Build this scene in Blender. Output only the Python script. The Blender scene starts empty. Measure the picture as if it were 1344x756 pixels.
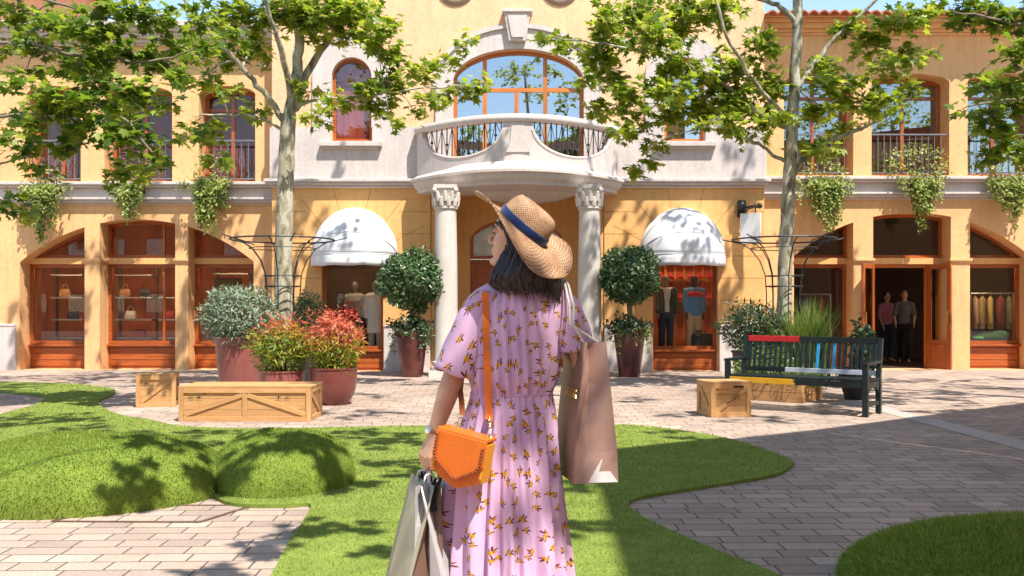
import bpy, bmesh, math, random
import numpy as np
from mathutils import Vector, Matrix
from mathutils.bvhtree import BVHTree
random.seed(7); RNG = np.random.default_rng(11)
SC = bpy.context.scene; COL = SC.collection
PI = math.pi; R = math.radians
# ---------------------------------------------------------------- camera geometry (metres; the camera looks along +Y)
F, CX, HY, H = 1250.0, 672.0, 405.0, 1.28
def P(px, py, d): return Vector(((px-CX)/F*d, d, H+(HY-py)/F*d))
def G(px, py):
    d = F*H/(py-HY); return Vector(((px-CX)/F*d, d, 0))
def X(px, d): return (px-CX)/F*d
def Z(py, d): return H+(HY-py)/F*d
SUN_AZ, SUN_EL = R(33), R(59)
SUNV = Vector((math.sin(SUN_AZ)*math.cos(SUN_EL), -math.cos(SUN_AZ)*math.cos(SUN_EL), math.sin(SUN_EL)))

# ---------------------------------------------------------------- objects
def link(o, parent=None):
    COL.objects.link(o)
    if parent is not None:
        o.parent = parent
        o.matrix_parent_inverse = parent.matrix_basis.inverted() if parent.parent is None else Matrix.Identity(4)
    return o
def tag(o, label=None, cat=None, group=None, kind=None):
    if label: o['label'] = label
    if cat: o['category'] = cat
    if group: o['group'] = group
    if kind: o['kind'] = kind
    return o
def thing(name, label, cat, loc, group=None):
    o = bpy.data.objects.new(name, None); o.empty_display_size = .1
    o.location = Vector(loc); COL.objects.link(o)
    return tag(o, label, cat, group)

class MB:
    def __init__(s): s.v=[]; s.f=[]; s.m=[]; s.uv=[]
    def add(s, vs, fs, m=0, uvs=None):
        o=len(s.v); s.v+=[(v[0],v[1],v[2]) for v in vs]
        s.f+=[tuple(i+o for i in f) for f in fs]; s.m+=[m]*len(fs)
        if uvs is None: uvs=[[(vs[i][0]+vs[i][1],vs[i][2]) for i in f] for f in fs]
        s.uv+=uvs
    def hexa(s, p, m=0):
        fs=[(0,3,2,1),(4,5,6,7),(0,1,5,4),(1,2,6,5),(2,3,7,6),(3,0,4,7)]
        s.add(p, fs, m)
    def box(s, c, size, rz=0, m=0, M=None):
        a,b,h=[q/2 for q in size]; c=Vector(c)
        loc=[Vector((x,y,z)) for z in (-h,h) for x,y in ((-a,-b),(a,-b),(a,b),(-a,b))]
        fs=[(0,3,2,1),(4,5,6,7),(0,1,5,4),(1,2,6,5),(2,3,7,6),(3,0,4,7)]
        ax=max(range(3),key=lambda i:size[i]); off=(random.random()*9,random.random()*9); uvs=[]
        fax=[2,2,1,0,1,0]
        for f,fa in zip(fs,fax):
            rem=[i for i in range(3) if i!=fa]
            if ax in rem: ua=ax; va=[i for i in rem if i!=ax][0]
            else: ua,va=rem
            uvs.append([(loc[i][ua]+off[0],loc[i][va]+off[1]) for i in f])
        rot = M if M is not None else Matrix.Rotation(rz,3,'Z')
        s.add([c+rot@v for v in loc], fs, m, uvs)
    def bar(s, a, b, w, h=None, m=0, up=(0,0,1)):
        a=Vector(a); b=Vector(b); d=b-a; L=d.length; d.normalize(); u=Vector(up)
        if abs(d.dot(u))>.98: u=Vector((0,1,0))
        r=d.cross(u).normalized(); u=r.cross(d)
        s.box((a+b)/2,(L,w,h or w),m=m,M=Matrix((d,r,u)).transposed())
    def tube(s, pts, r, n=8, m=0, ry=1.0, caps=True):
        pts=[Vector(p) for p in pts]; k=len(pts)
        if not hasattr(r,'__len__'): r=[r]*k
        vs=[]; prev=None
        for i,p in enumerate(pts):
            t=(pts[min(i+1,k-1)]-pts[max(i-1,0)]).normalized()
            if prev is None:
                u=Vector((0,0,1)) if abs(t.z)<.9 else Vector((0,1,0))
                a=t.cross(u).normalized()
            else:
                a=(prev-t*prev.dot(t)).normalized()
            b=t.cross(a); prev=a
            for j in range(n):
                th=2*PI*j/n; vs.append(p+a*(math.cos(th)*r[i])+b*(math.sin(th)*r[i]*ry))
        fs=[(i*n+j,i*n+(j+1)%n,(i+1)*n+(j+1)%n,(i+1)*n+j) for i in range(k-1) for j in range(n)]
        if caps: fs+=[tuple(range(n-1,-1,-1)),tuple((k-1)*n+j for j in range(n))]
        s.add(vs,fs,m)
    def lathe(s, prof, c=(0,0,0), n=32, m=0, sx=1, sy=1, fn=None):
        vs=[]; k=len(prof)
        for r,z in prof:
            for j in range(n):
                th=2*PI*j/n; rr=r*(fn(th,z) if fn else 1)
                vs.append((c[0]+math.cos(th)*rr*sx,c[1]+math.sin(th)*rr*sy,c[2]+z))
        fs=[(i*n+j,i*n+(j+1)%n,(i+1)*n+(j+1)%n,(i+1)*n+j) for i in range(k-1) for j in range(n)]
        fs+=[tuple(range(n-1,-1,-1)),tuple((k-1)*n+j for j in range(n))]
        s.add(vs,fs,m)
    def loft(s, rings, m=0):
        n=len(rings[0]); vs=[v for r in rings for v in r]; k=len(rings)
        fs=[(i*n+j,i*n+(j+1)%n,(i+1)*n+(j+1)%n,(i+1)*n+j) for i in range(k-1) for j in range(n)]
        fs+=[tuple(range(n-1,-1,-1)),tuple((k-1)*n+j for j in range(n))]
        s.add(vs,fs,m)
    def ell(s, c, r, n=12, m=0, M=None):
        if not hasattr(r,'__len__'): r=(r,r,r)
        c=Vector(c); k=n//2; vs=[]
        for i in range(1,k):
            ph=PI*i/k
            for j in range(n):
                th=2*PI*j/n
                q=Vector((r[0]*math.sin(ph)*math.cos(th),r[1]*math.sin(ph)*math.sin(th),-r[2]*math.cos(ph)))
                vs.append(c+(M@q if M is not None else q))
        b=Vector((0,0,-r[2])); t=Vector((0,0,r[2]))
        vs+= [c+(M@b if M is not None else b), c+(M@t if M is not None else t)]
        q=k-1; fs=[(i*n+j,i*n+(j+1)%n,(i+1)*n+(j+1)%n,(i+1)*n+j) for i in range(q-1) for j in range(n)]
        fs+=[(q*n,(j+1)%n,j) for j in range(n)]+[(q*n+1,(q-1)*n+j,(q-1)*n+(j+1)%n) for j in range(n)]
        s.add(vs,fs,m)
    def prism(s, poly, o, ex, ey, ez, m=0):
        """poly in (ex,ey) plane at origin o, extruded along vector ez"""
        o=Vector(o); ex=Vector(ex); ey=Vector(ey); ez=Vector(ez); n=len(poly)
        a=[o+ex*p[0]+ey*p[1] for p in poly]; b=[v+ez for v in a]
        s.add(a+b,[tuple(range(n-1,-1,-1)),tuple(range(n,2*n))]+[(i,(i+1)%n,n+(i+1)%n,n+i) for i in range(n)],m)
    def plate(s, loops, y0, y1, m=0):
        v,f=plate_geo(loops,y0,y1); s.add(v,f,m)
    def mesh(s, name='m'):
        me=bpy.data.meshes.new(name); me.from_pydata(s.v,[],s.f); return me
    def build(s, name, mats, parent=None, smooth=None, bevel=0, fix=True):
        me=s.mesh(name)
        if not isinstance(mats,(list,tuple)): mats=[mats]
        for q in mats: me.materials.append(q)
        me.polygons.foreach_set('material_index',s.m)
        uvl=me.uv_layers.new(name='UVMap'); flat=[c for f in s.uv for p in f for c in p]
        if len(flat)==len(me.loops)*2: uvl.data.foreach_set('uv',flat)
        if fix:
            bm=bmesh.new(); bm.from_mesh(me); bmesh.ops.recalc_face_normals(bm,faces=bm.faces); bm.to_mesh(me); bm.free()
        if smooth is not None:
            me.shade_smooth(); me.set_sharp_from_angle(angle=R(smooth))
        o=bpy.data.objects.new(name,me); link(o,parent)
        if bevel:
            b=o.modifiers.new('bevel','BEVEL'); b.width=bevel; b.segments=2; b.limit_method='ANGLE'; b.angle_limit=R(40)
        return o

def eval_mesh(o):
    dg=bpy.context.evaluated_depsgraph_get(); me=bpy.data.meshes.new_from_object(o.evaluated_get(dg)); return me
def plate_geo(loops, y0, y1):
    cu=bpy.data.curves.new('t','CURVE'); cu.dimensions='2D'; cu.fill_mode='BOTH'; cu.extrude=(y1-y0)/2
    for lp in loops:
        sp=cu.splines.new('POLY'); sp.points.add(len(lp)-1)
        for p,q in zip(sp.points,lp): p.co=(q[0],q[1],0,1)
        sp.use_cyclic_u=True
    o=bpy.data.objects.new('t',cu); COL.objects.link(o); me=eval_mesh(o)
    v=[(p.co.x,(y0+y1)/2+p.co.z,p.co.y) for p in me.vertices]; f=[tuple(p.vertices) for p in me.polygons]
    bpy.data.objects.remove(o); bpy.data.curves.remove(cu); bpy.data.meshes.remove(me)
    return v,f
def text_geo(t, size, ext=.001):
    cu=bpy.data.curves.new('t','FONT'); cu.body=t; cu.size=size; cu.extrude=ext; cu.align_x='CENTER'; cu.align_y='CENTER'
    o=bpy.data.objects.new('t',cu); COL.objects.link(o); me=eval_mesh(o)
    v=[p.co.copy() for p in me.vertices]; f=[tuple(p.vertices) for p in me.polygons]
    bpy.data.objects.remove(o); bpy.data.curves.remove(cu); return v,f
def np_mesh(name, V, Fc, mats, parent=None, midx=None, smooth=False):
    V=np.asarray(V,dtype=np.float32); Fc=np.asarray(Fc,dtype=np.int32); m,k=Fc.shape
    me=bpy.data.meshes.new(name); me.vertices.add(len(V)); me.vertices.foreach_set('co',V.ravel())
    me.loops.add(m*k); me.loops.foreach_set('vertex_index',Fc.ravel())
    me.polygons.add(m); me.polygons.foreach_set('loop_start',np.arange(m,dtype=np.int32)*k)
    if not isinstance(mats,(list,tuple)): mats=[mats]
    for q in mats: me.materials.append(q)
    if midx is not None: me.polygons.foreach_set('material_index',np.asarray(midx,dtype=np.int32))
    me.update(calc_edges=True)
    if smooth: me.shade_smooth()
    o=bpy.data.objects.new(name,me); return link(o,parent)
def remesh(mb, voxel, it=3, fac=.5):
    me=mb.mesh('t'); bm=bmesh.new(); bm.from_mesh(me); bmesh.ops.recalc_face_normals(bm,faces=bm.faces); bm.to_mesh(me); bm.free()
    o=bpy.data.objects.new('t',me); COL.objects.link(o)
    r=o.modifiers.new('r','REMESH'); r.mode='VOXEL'; r.voxel_size=voxel
    if it:
        q=o.modifiers.new('s','SMOOTH'); q.iterations=it; q.factor=fac
    out=eval_mesh(o); bpy.data.objects.remove(o); return out
def mesh_obj(name, me, mats, parent=None):
    me.materials.clear()
    for q in (mats if isinstance(mats,(list,tuple)) else [mats]): me.materials.append(q)
    me.shade_smooth(); o=bpy.data.objects.new(name,me); return link(o,parent)

# ---------------------------------------------------------------- materials
def newmat(name):
    m=bpy.data.materials.new(name); m.use_nodes=True; nt=m.node_tree; nt.nodes.clear()
    out=nt.nodes.new('ShaderNodeOutputMaterial'); return m,nt,out
def N(nt,t,**kw):
    n=nt.nodes.new('ShaderNode'+t)
    for k,v in kw.items():
        if k in n.inputs: n.inputs[k].default_value=v
        else: setattr(n,k,v)
    return n
def rgb(c): return (c[0],c[1],c[2],1)
def ramp(nt, fac, stops):
    r=N(nt,'ValToRGB'); e=r.color_ramp.elements
    while len(e)<len(stops): e.new(.5)
    for q,(p,c) in zip(e,stops): q.position=p; q.color=rgb(c)
    nt.links.new(fac,r.inputs[0]); return r.outputs[0]
def mul(c,k): return tuple(min(1,x*k) for x in c)
def M(name, col, rough=.7, var=.12, vscale=2.0, fine=.06, bump=.0, bscale=60, spec=.4, metal=0, coat=0, sheen=0, coords='Object', stretch=(1,1,1), streak=0):
    m,nt,out=newmat(name); L=nt.links.new
    b=N(nt,'BsdfPrincipled',Roughness=rough,Metallic=metal); b.inputs['Specular IOR Level'].default_value=spec
    if coat: b.inputs['Coat Weight'].default_value=coat; b.inputs['Coat Roughness'].default_value=.12
    if sheen: b.inputs['Sheen Weight'].default_value=sheen
    tc=N(nt,'TexCoord'); mp=N(nt,'Mapping'); mp.inputs['Scale'].default_value=stretch; L(tc.outputs[coords],mp.inputs[0]); V=mp.outputs[0]
    n1=N(nt,'TexNoise',Scale=vscale,Detail=6.0,Roughness=.62); L(V,n1.inputs['Vector'])
    c=ramp(nt,n1.outputs['Fac'],[(.28,mul(col,1-var)),(.5,col),(.74,mul(col,1+var))])
    n2=N(nt,'TexNoise',Scale=vscale*14,Detail=4.0); L(V,n2.inputs['Vector'])
    mx=N(nt,'MixRGB',blend_type='OVERLAY'); mx.inputs[0].default_value=fine*4
    L(c,mx.inputs[1]); L(n2.outputs['Fac'],mx.inputs[2]); c=mx.outputs[0]
    if streak:
        mp2=N(nt,'Mapping'); mp2.inputs['Scale'].default_value=(5,5,.35); L(tc.outputs[coords],mp2.inputs[0])
        n3=N(nt,'TexNoise',Scale=2.2,Detail=5.0); L(mp2.outputs[0],n3.inputs['Vector'])
        f=ramp(nt,n3.outputs['Fac'],[(.45,(0,0,0)),(.75,(streak,)*3)])
        mx2=N(nt,'MixRGB',blend_type='MULTIPLY'); L(f,mx2.inputs[0]); L(c,mx2.inputs[1]); mx2.inputs[2].default_value=(.55,.5,.46,1); c=mx2.outputs[0]
    L(c,b.inputs['Base Color'])
    rr=N(nt,'MapRange'); rr.inputs['To Min'].default_value=max(.03,rough-.1); rr.inputs['To Max'].default_value=min(1,rough+.1)
    L(n1.outputs['Fac'],rr.inputs[0]); L(rr.outputs[0],b.inputs['Roughness'])
    if bump:
        n4=N(nt,'TexNoise',Scale=bscale,Detail=3.0); L(V,n4.inputs['Vector'])
        bp=N(nt,'Bump',Strength=bump,Distance=.01); L(n4.outputs['Fac'],bp.inputs['Height']); L(bp.outputs[0],b.inputs['Normal'])
    L(b.outputs[0],out.inputs[0]); return m
def leafmat(name, stops, trans=.38, rough=.42, spec=.45, tint=(1.0,1.05,.35)):
    m,nt,out=newmat(name); L=nt.links.new
    g=N(nt,'NewGeometry'); c=ramp(nt,g.outputs['Random Per Island'],stops)
    b=N(nt,'BsdfPrincipled',Roughness=rough); b.inputs['Specular IOR Level'].default_value=spec; L(c,b.inputs['Base Color'])
    t=N(nt,'BsdfTranslucent'); mx=N(nt,'MixRGB',blend_type='MULTIPLY'); mx.inputs[0].default_value=1; mx.inputs[2].default_value=rgb(tint)
    g2=N(nt,'Gamma',Gamma=.75); L(c,g2.inputs[0]); L(g2.outputs[0],mx.inputs[1]); L(mx.outputs[0],t.inputs[0])
    s=N(nt,'MixShader'); s.inputs[0].default_value=trans; L(b.outputs[0],s.inputs[1]); L(t.outputs[0],s.inputs[2]); L(s.outputs[0],out.inputs[0]); return m
def glassmat(name, refl=.08, tint=(.9,.92,.9), rough=.0, wav=0.0):
    m,nt,out=newmat(name); L=nt.links.new
    t=N(nt,'BsdfTransparent'); t.inputs[0].default_value=rgb(tint)
    g=N(nt,'BsdfGlossy',Roughness=rough); g.inputs[0].default_value=(.95,.97,1,1)
    lw=N(nt,'Fresnel',IOR=1.45); mr=N(nt,'MapRange'); mr.inputs['To Min'].default_value=refl; mr.inputs['To Max'].default_value=1
    L(lw.outputs[0],mr.inputs[0])
    if wav:
        n=N(nt,'TexNoise',Scale=1.3,Detail=1.0); tc=N(nt,'TexCoord'); L(tc.outputs['Object'],n.inputs['Vector'])
        bp=N(nt,'Bump',Strength=wav,Distance=.02); L(n.outputs['Fac'],bp.inputs['Height']); L(bp.outputs[0],g.inputs['Normal'])
    s=N(nt,'MixShader'); L(mr.outputs[0],s.inputs[0]); L(t.outputs[0],s.inputs[1]); L(g.outputs[0],s.inputs[2]); L(s.outputs[0],out.inputs[0]); return m
def woodmat(name, c1, c2, c3, rough=.5, scale=1.0, bump=.15, coat=0):
    """grain runs along the longest side of every board (UV u)"""
    m,nt,out=newmat(name); L=nt.links.new
    uv=N(nt,'UVMap'); mp=N(nt,'Mapping'); mp.inputs['Scale'].default_value=(2.2*scale,26*scale,1); L(uv.outputs[0],mp.inputs[0])
    n=N(nt,'TexNoise',Scale=1.6,Detail=7.0,Roughness=.6,Distortion=.9); L(mp.outputs[0],n.inputs['Vector'])
    c=ramp(nt,n.outputs['Fac'],[(.3,c1),(.5,c2),(.7,c3)])
    g=N(nt,'NewGeometry'); hs=N(nt,'HueSaturation'); mr=N(nt,'MapRange'); mr.inputs['To Min'].default_value=.82; mr.inputs['To Max'].default_value=1.12
    L(g.outputs['Random Per Island'],mr.inputs[0]); L(mr.outputs[0],hs.inputs['Value']); L(c,hs.inputs['Color'])
    # knots
    mp2=N(nt,'Mapping'); mp2.inputs['Scale'].default_value=(3.2,9,1); L(uv.outputs[0],mp2.inputs[0])
    vo=N(nt,'TexVoronoi',Scale=1.0); L(mp2.outputs[0],vo.inputs['Vector'])
    k=ramp(nt,vo.outputs['Distance'],[(.05,(1,1,1)),(.12,(0,0,0))])
    mx=N(nt,'MixRGB',blend_type='MULTIPLY'); L(k,mx.inputs[0]); L(hs.outputs[0],mx.inputs[1]); mx.inputs[2].default_value=(.45,.3,.2,1)
    b=N(nt,'BsdfPrincipled',Roughness=rough); b.inputs['Specular IOR Level'].default_value=.35
    if coat: b.inputs['Coat Weight'].default_value=coat; b.inputs['Coat Roughness'].default_value=.15
    L(mx.outputs[0],b.inputs['Base Color'])
    bp=N(nt,'Bump',Strength=bump,Distance=.004); L(n.outputs['Fac'],bp.inputs['Height']); L(bp.outputs[0],b.inputs['Normal'])
    L(b.outputs[0],out.inputs[0]); return m

PEACH=M('peach_stucco',(.80,.49,.285),.85,.10,.8,.05,.14,90,.2,streak=.2)
WINGP=M('golden_peach_stucco',(.76,.44,.205),.85,.10,.8,.05,.14,90,.2,streak=.24)
OCHRE=M('ochre_stucco',(.73,.405,.155),.85,.10,.8,.05,.12,90,.2,streak=.2)
STONE=M('pale_stone',(.57,.50,.465),.8,.09,1.3,.05,.12,70,.25,streak=.25)
STONE2=M('column_stone',(.60,.55,.50),.78,.10,3,.06,.15,50,.25,streak=.2)
WOOD=woodmat('red_varnished_wood',(.24,.05,.010),(.36,.085,.017),(.45,.125,.026),.38,.6,.05,.35)
WOODL=woodmat('orange_varnished_wood',(.42,.11,.02),(.55,.17,.03),(.62,.22,.045),.4,.6,.05,.3)
IRON=M('dark_iron',(.018,.018,.02),.5,.2,8,.05,.1,200,.5)
IRONG=M('grey_iron',(.16,.16,.17),.5,.2,8,.05,0,1,.5)
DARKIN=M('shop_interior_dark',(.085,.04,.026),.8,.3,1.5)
REDIN=M('shop_interior_red',(.50,.10,.035),.7,.35,1.2,stretch=(3,3,.6))
FLOORIN=M('shop_floor',(.10,.06,.045),.4,.2,2)
SHOPGLASS=glassmat('shop_glass',.0,(.97,.97,.96))
SKYGLASS=glassmat('upper_glass',.36,(.5,.5,.5),wav=.02)
AWN=M('white_awning_cloth',(.74,.74,.755),.85,.03,3,.02,.05,300,.2,sheen=.1)
TILE=M('terracotta_tile',(.42,.14,.075),.85,.3,5,.06,.2,60,.2)
def barkmat():
    m,nt,out=newmat('plane_bark'); L=nt.links.new; tc=N(nt,'TexCoord'); mp=N(nt,'Mapping'); mp.inputs['Scale'].default_value=(1,1,.42); L(tc.outputs['Object'],mp.inputs[0])
    n=N(nt,'TexNoise',Scale=9.0,Detail=4.0,Roughness=.55,Distortion=.6); L(mp.outputs[0],n.inputs['Vector'])
    c=ramp(nt,n.outputs['Fac'],[(.0,(.13,.115,.075)),(.40,(.17,.15,.095)),(.43,(.30,.275,.19)),(.53,(.33,.30,.215)),(.56,(.46,.42,.32)),(1,(.52,.48,.38))])
    n2=N(nt,'TexNoise',Scale=60.0,Detail=4.0); L(tc.outputs['Object'],n2.inputs['Vector']); mx=N(nt,'MixRGB',blend_type='OVERLAY'); mx.inputs[0].default_value=.5; L(c,mx.inputs[1]); L(n2.outputs['Fac'],mx.inputs[2])
    b=N(nt,'BsdfPrincipled',Roughness=.85); b.inputs['Specular IOR Level'].default_value=.2; L(mx.outputs[0],b.inputs['Base Color'])
    bp=N(nt,'Bump',Strength=.5,Distance=.01); L(n.outputs['Fac'],bp.inputs['Height']); L(bp.outputs[0],b.inputs['Normal']); L(b.outputs[0],out.inputs[0]); return m
BARK=barkmat()
TWIG=M('twig_bark',(.16,.13,.085),.85,.25,6)
LEAF=leafmat('plane_leaf',[(0,(.075,.14,.014)),(.3,(.17,.255,.026)),(.65,(.33,.395,.045)),(1,(.49,.50,.095))],.57,.38,.5)
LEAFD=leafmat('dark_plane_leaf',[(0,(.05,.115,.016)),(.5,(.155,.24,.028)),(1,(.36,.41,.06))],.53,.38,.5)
# ================================================================ BUILDINGS
def arch_fn(x0,x1,zs,rise):
    c=(x0+x1)/2; hw=(x1-x0)/2
    return lambda x: zs+rise*math.sqrt(max(0,1-((x-c)/hw)**2))
def seg_fn(xc,zap,rad):
    return lambda x: zap-rad+math.sqrt(max(0,rad*rad-(x-xc)**2))
def flat_fn(z): return lambda x: z
def loop_fn(x0,x1,z0,zt,n=22):
    # cosine spacing keeps steep ends round
    xs=[(x0+x1)/2+(x1-x0)/2*math.cos(PI*i/n) for i in range(n+1)]
    out=[(x0,z0),(x1,z0)]
    for x in xs:
        z=zt(x)
        if z>z0+.004: out.append((x,z))
    return out
def wood_window(parent,x0,x1,z0,zt,y,fw,vs=(),hs=(),glass=SHOPGLASS,wood=WOOD,depth=.07,name='window',bar=.05,half=()):
    def zi(x): return zt(x)-fw
    a,b=x0+fw,x1-fw
    while zi(a)<z0+fw+.03 and a<b: a+=.02
    while zi(b)<z0+fw+.03 and a<b: b-=.02
    inner=loop_fn(a,b,z0+fw,zi)
    mb=MB(); mb.plate([loop_fn(x0,x1,z0,zt),inner],y,y+depth)
    for v in vs: mb.box((v,y+depth/2,(z0+zt(v))/2),(bar,depth-.012,zt(v)-z0-fw))
    for v,za,zb in half: mb.box((v,y+depth/2,(za+zb)/2),(bar,depth-.02,zb-za))
    for h in hs: mb.box(((x0+x1)/2,y+depth/2,h),(x1-x0-fw,depth-.018,bar))
    w=mb.build(name,wood,parent)
    g=MB(); g.plate([loop_fn(a-.01,b+.01,z0+fw-.01,lambda x: zi(x)+.01)],y+depth/2-.004,y+depth/2+.004); g.build('pane',glass,w)
    return w
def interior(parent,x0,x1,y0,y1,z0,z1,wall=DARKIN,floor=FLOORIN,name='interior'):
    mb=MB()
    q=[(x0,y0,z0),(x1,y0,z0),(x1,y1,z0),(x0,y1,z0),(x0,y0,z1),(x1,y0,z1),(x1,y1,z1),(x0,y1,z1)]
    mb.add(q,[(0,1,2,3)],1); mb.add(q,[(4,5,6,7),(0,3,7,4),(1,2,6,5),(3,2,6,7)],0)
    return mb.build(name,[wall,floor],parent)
def wood_panel(parent,x0,x1,z0,z1,y,name='base_panel'):
    mb=MB(); h=(z1-z0)
    mb.box(((x0+x1)/2,y+.05,(z0+z1)/2),(x1-x0,.06,h))
    for i in range(3): mb.box(((x0+x1)/2,y+.012,z0+.05+(i+.5)*(h-.12)/3),(x1-x0-.12,.02,(h-.12)/3-.014))
    mb.box(((x0+x1)/2,y-.005,z1-.02),(x1-x0,.14,.04)); return mb.build(name,WOOD,parent,bevel=.004)
def railing(parent,x0,x1,z0,z1,y,mat=IRONG):
    mb=MB(); n=int((x1-x0)/.13)
    mb.box(((x0+x1)/2,y,z1),(x1-x0,.04,.03)); mb.box(((x0+x1)/2,y,z0+.06),(x1-x0,.03,.025))
    for i in range(1,n):
        x=x0+(x1-x0)*i/n; mb.tube([(x,y,z0+.06),(x,y,z1)],.009,6)
        if i%2==0:
            c=[(x+.05*math.cos(t),y,(z0+z1)/2+.1*math.sin(t)) for t in np.linspace(0,2*PI,11)]; mb.tube(c,.006,5)
    return mb.build('railing',mat,parent)

# ---------------------------------------------------------------- central bay
D0=19.5; XC=.11
bay=thing('shop_building','tall peach middle block with the round stone balcony over two columns','building',(XC,D0,0))
x0,x1=X(357,D0),X(1003,D0)
wl=(X(422,D0),X(503,D0)); wr=(X(857,D0),X(942,D0)); zsill=Z(459,D0); ztop=Z(336,D0)
sw=[(X(436,D0),X(488,D0)),(X(872,D0),X(924,D0))]; zsw0,zsws=Z(185,D0),Z(102,D0); rsw=(sw[0][1]-sw[0][0])/2
bw=(X(595,D0),X(766,D0)); zb0,zbs,rb=4.02,Z(108,D0),(108-65)/64.1
nx0,nx1,nz=X(565,D0),X(793,D0),3.64
mb=MB()
mb.plate([[(x0,-.25),(x1,-.25),(x1,10.4),(x0,10.4)],
          loop_fn(wl[0],wl[1],.002,flat_fn(ztop)),loop_fn(wr[0],wr[1],.002,flat_fn(ztop)),
          [(nx0,.003),(nx1,.003),(nx1,nz),(nx0,nz)],
          loop_fn(*sw[0],zsw0,arch_fn(*sw[0],zsws,rsw)),loop_fn(*sw[1],zsw0,arch_fn(*sw[1],zsws,rsw)),
          loop_fn(*bw,zb0,arch_fn(*bw,zbs,rb))],D0,D0+.4)
# round attic vents
bayw=mb.build('wall',PEACH,bay)
VENT=M('vent_brown',(.19,.12,.08),.8)
for px in (598,735):
    mb=MB(); mb.lathe([(.0,0),(.40,0),(.40,.03),(.33,.05),(.30,.02),(0,.02)],n=32)
    mb.v=[(v[0]+X(px,D0),D0-v[2],v[1]+Z(-18,D0)) for v in mb.v]; mb.build('round_vent',VENT,bay)
# ochre lower storey: thin render coat, 6 mm proud of the wall
zl=Z(247,D0); JOINT=M('dark_ochre_joint',(.40,.22,.075),.9)  # painted joint lines, drawn as thin strips of darker ochre
for lo_,hi_,(wa,wb) in ((x0,nx0,wl),(nx1,x1,wr)):
    mb=MB(); mb.plate([[(lo_+.002,-.1),(wa,-.1),(wa,ztop),(wb,ztop),(wb,-.1),(hi_-.002,-.1),(hi_-.002,zl),(lo_+.002,zl)]],D0-.012,D0+.002)
    for z in (Z(278,D0),Z(307,D0),Z(336,D0),Z(365,D0),Z(394,D0)):
        g_=.3 if z>ztop else 0
        for a,b in ((lo_,wa-g_),(wb+g_,hi_)): mb.box(((a+b)/2,D0-.0125,z),(b-a-.02,.003,.014),m=1)
    c=(wa+wb)/2
    for an in (-62,-38,-14,14,38,62):
        s,co=math.sin(R(an)),math.cos(R(an)); q=Vector((c+s*.98,D0-.0125,2.2+co*.98)); e=min(1.66,(zl-2.2-.03)/max(.3,co))
        mb.bar(q,Vector((c+s*e,D0-.0125,2.2+co*e)),.012,.0032,m=1,up=(0,1,0))
    mb.build('lower_wall',[OCHRE,JOINT],bay)
# stone plinth
zp=Z(429,D0)
for a,b in ((x0-.05,wl[0]-.02),(wl[1]+.02,nx0),(nx1,wr[0]-.02),(wr[1]+.02,x1+.05)):
    mb=MB(); mb.box(((a+b)/2,D0-.03,zp/2-.05),(b-a,.1,zp+.1)); mb.box(((a+b)/2,D0-.04,zp+.025),(b-a,.12,.05)); mb.build('plinth',STONE,bay,bevel=.008)
# stone band and mouldings
zB0,zB1,zB2=Z(236,D0),Z(187,D0),Z(168,D0)
for a,b,wn in ((x0-.03,bw[0]-.362,sw[0]),(bw[1]+.362,x1+.03,sw[1])):
    mb=MB(); p_,q_=wn[0]-.02,wn[1]+.02
    mb.plate([[(a,zB0),(b,zB0),(b,zB2),(q_,zB2),(q_,zB1),(p_,zB1),(p_,zB2),(a,zB2)]],D0-.066,D0+.03); mb.build('stone_band',STONE,bay)
mb=MB(); xa,xb=X(349,D0),X(1009,D0)
for za,zb,pr in ((236,240,.20),(240,243.5,.15),(243.5,247,.09)):
    mb.box(((xa+xb)/2,D0-pr/2+.05,(Z(za,D0)+Z(zb,D0))/2),(xb-xa-.1*(za-236)/4,pr+.1,Z(za,D0)-Z(zb,D0)))
mb.build('band_moulding',STONE,bay,bevel=.012)
# small arched windows with stone surrounds and sills
for i,(a,b) in enumerate(sw):
    c=(a+b)/2; oa=(c-.80,c+.80)
    mb=MB(); mb.plate([loop_fn(*oa,zB2+.003,arch_fn(*oa,Z(100,D0),.82)),loop_fn(a-.0,b+.0,zB2+.004,arch_fn(a,b,zsws,rsw))] if False else
        [[(oa[0],zB2+.003),(a,zB2+.003)]+[(x,arch_fn(a,b,zsws,rsw)(x)) for x in [c-(b-a)/2*math.cos(PI*k/24) for k in range(25)]]+[(b,zB2+.003),(oa[1],zB2+.003)]+
         [(x,arch_fn(*oa,Z(100,D0),.82)(x)) for x in [c+.8*math.cos(PI*k/28) for k in range(29)]]],D0-.06,D0+.01)
    mb.build('window_surround',STONE,bay)
    mb=MB(); mb.box((c,D0-.08,Z(190.5,D0)),(1.26,.26,.1)); mb.box((c,D0-.05,Z(195,D0)),(1.12,.16,.05)); mb.build('window_sill',STONE,bay,bevel=.01)
    wood_window(bay,a,b,zsw0,arch_fn(a,b,zsws,rsw),D0+.10,.06,glass=SKYGLASS if i else glassmat('red_curtained_glass',.03,(.9,.85,.85)),wood=WOODL if i else WOOD)
mb=MB(); c=(sw[0][0]+sw[0][1])/2; mb.box((c,D0+.26,Z(130,D0)),(.95,.02,2.2)); mb.build('red_curtain',M('red_curtain_cloth',(.42,.09,.06),.9,.3,3,stretch=(9,1,.3)),bay)
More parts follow.
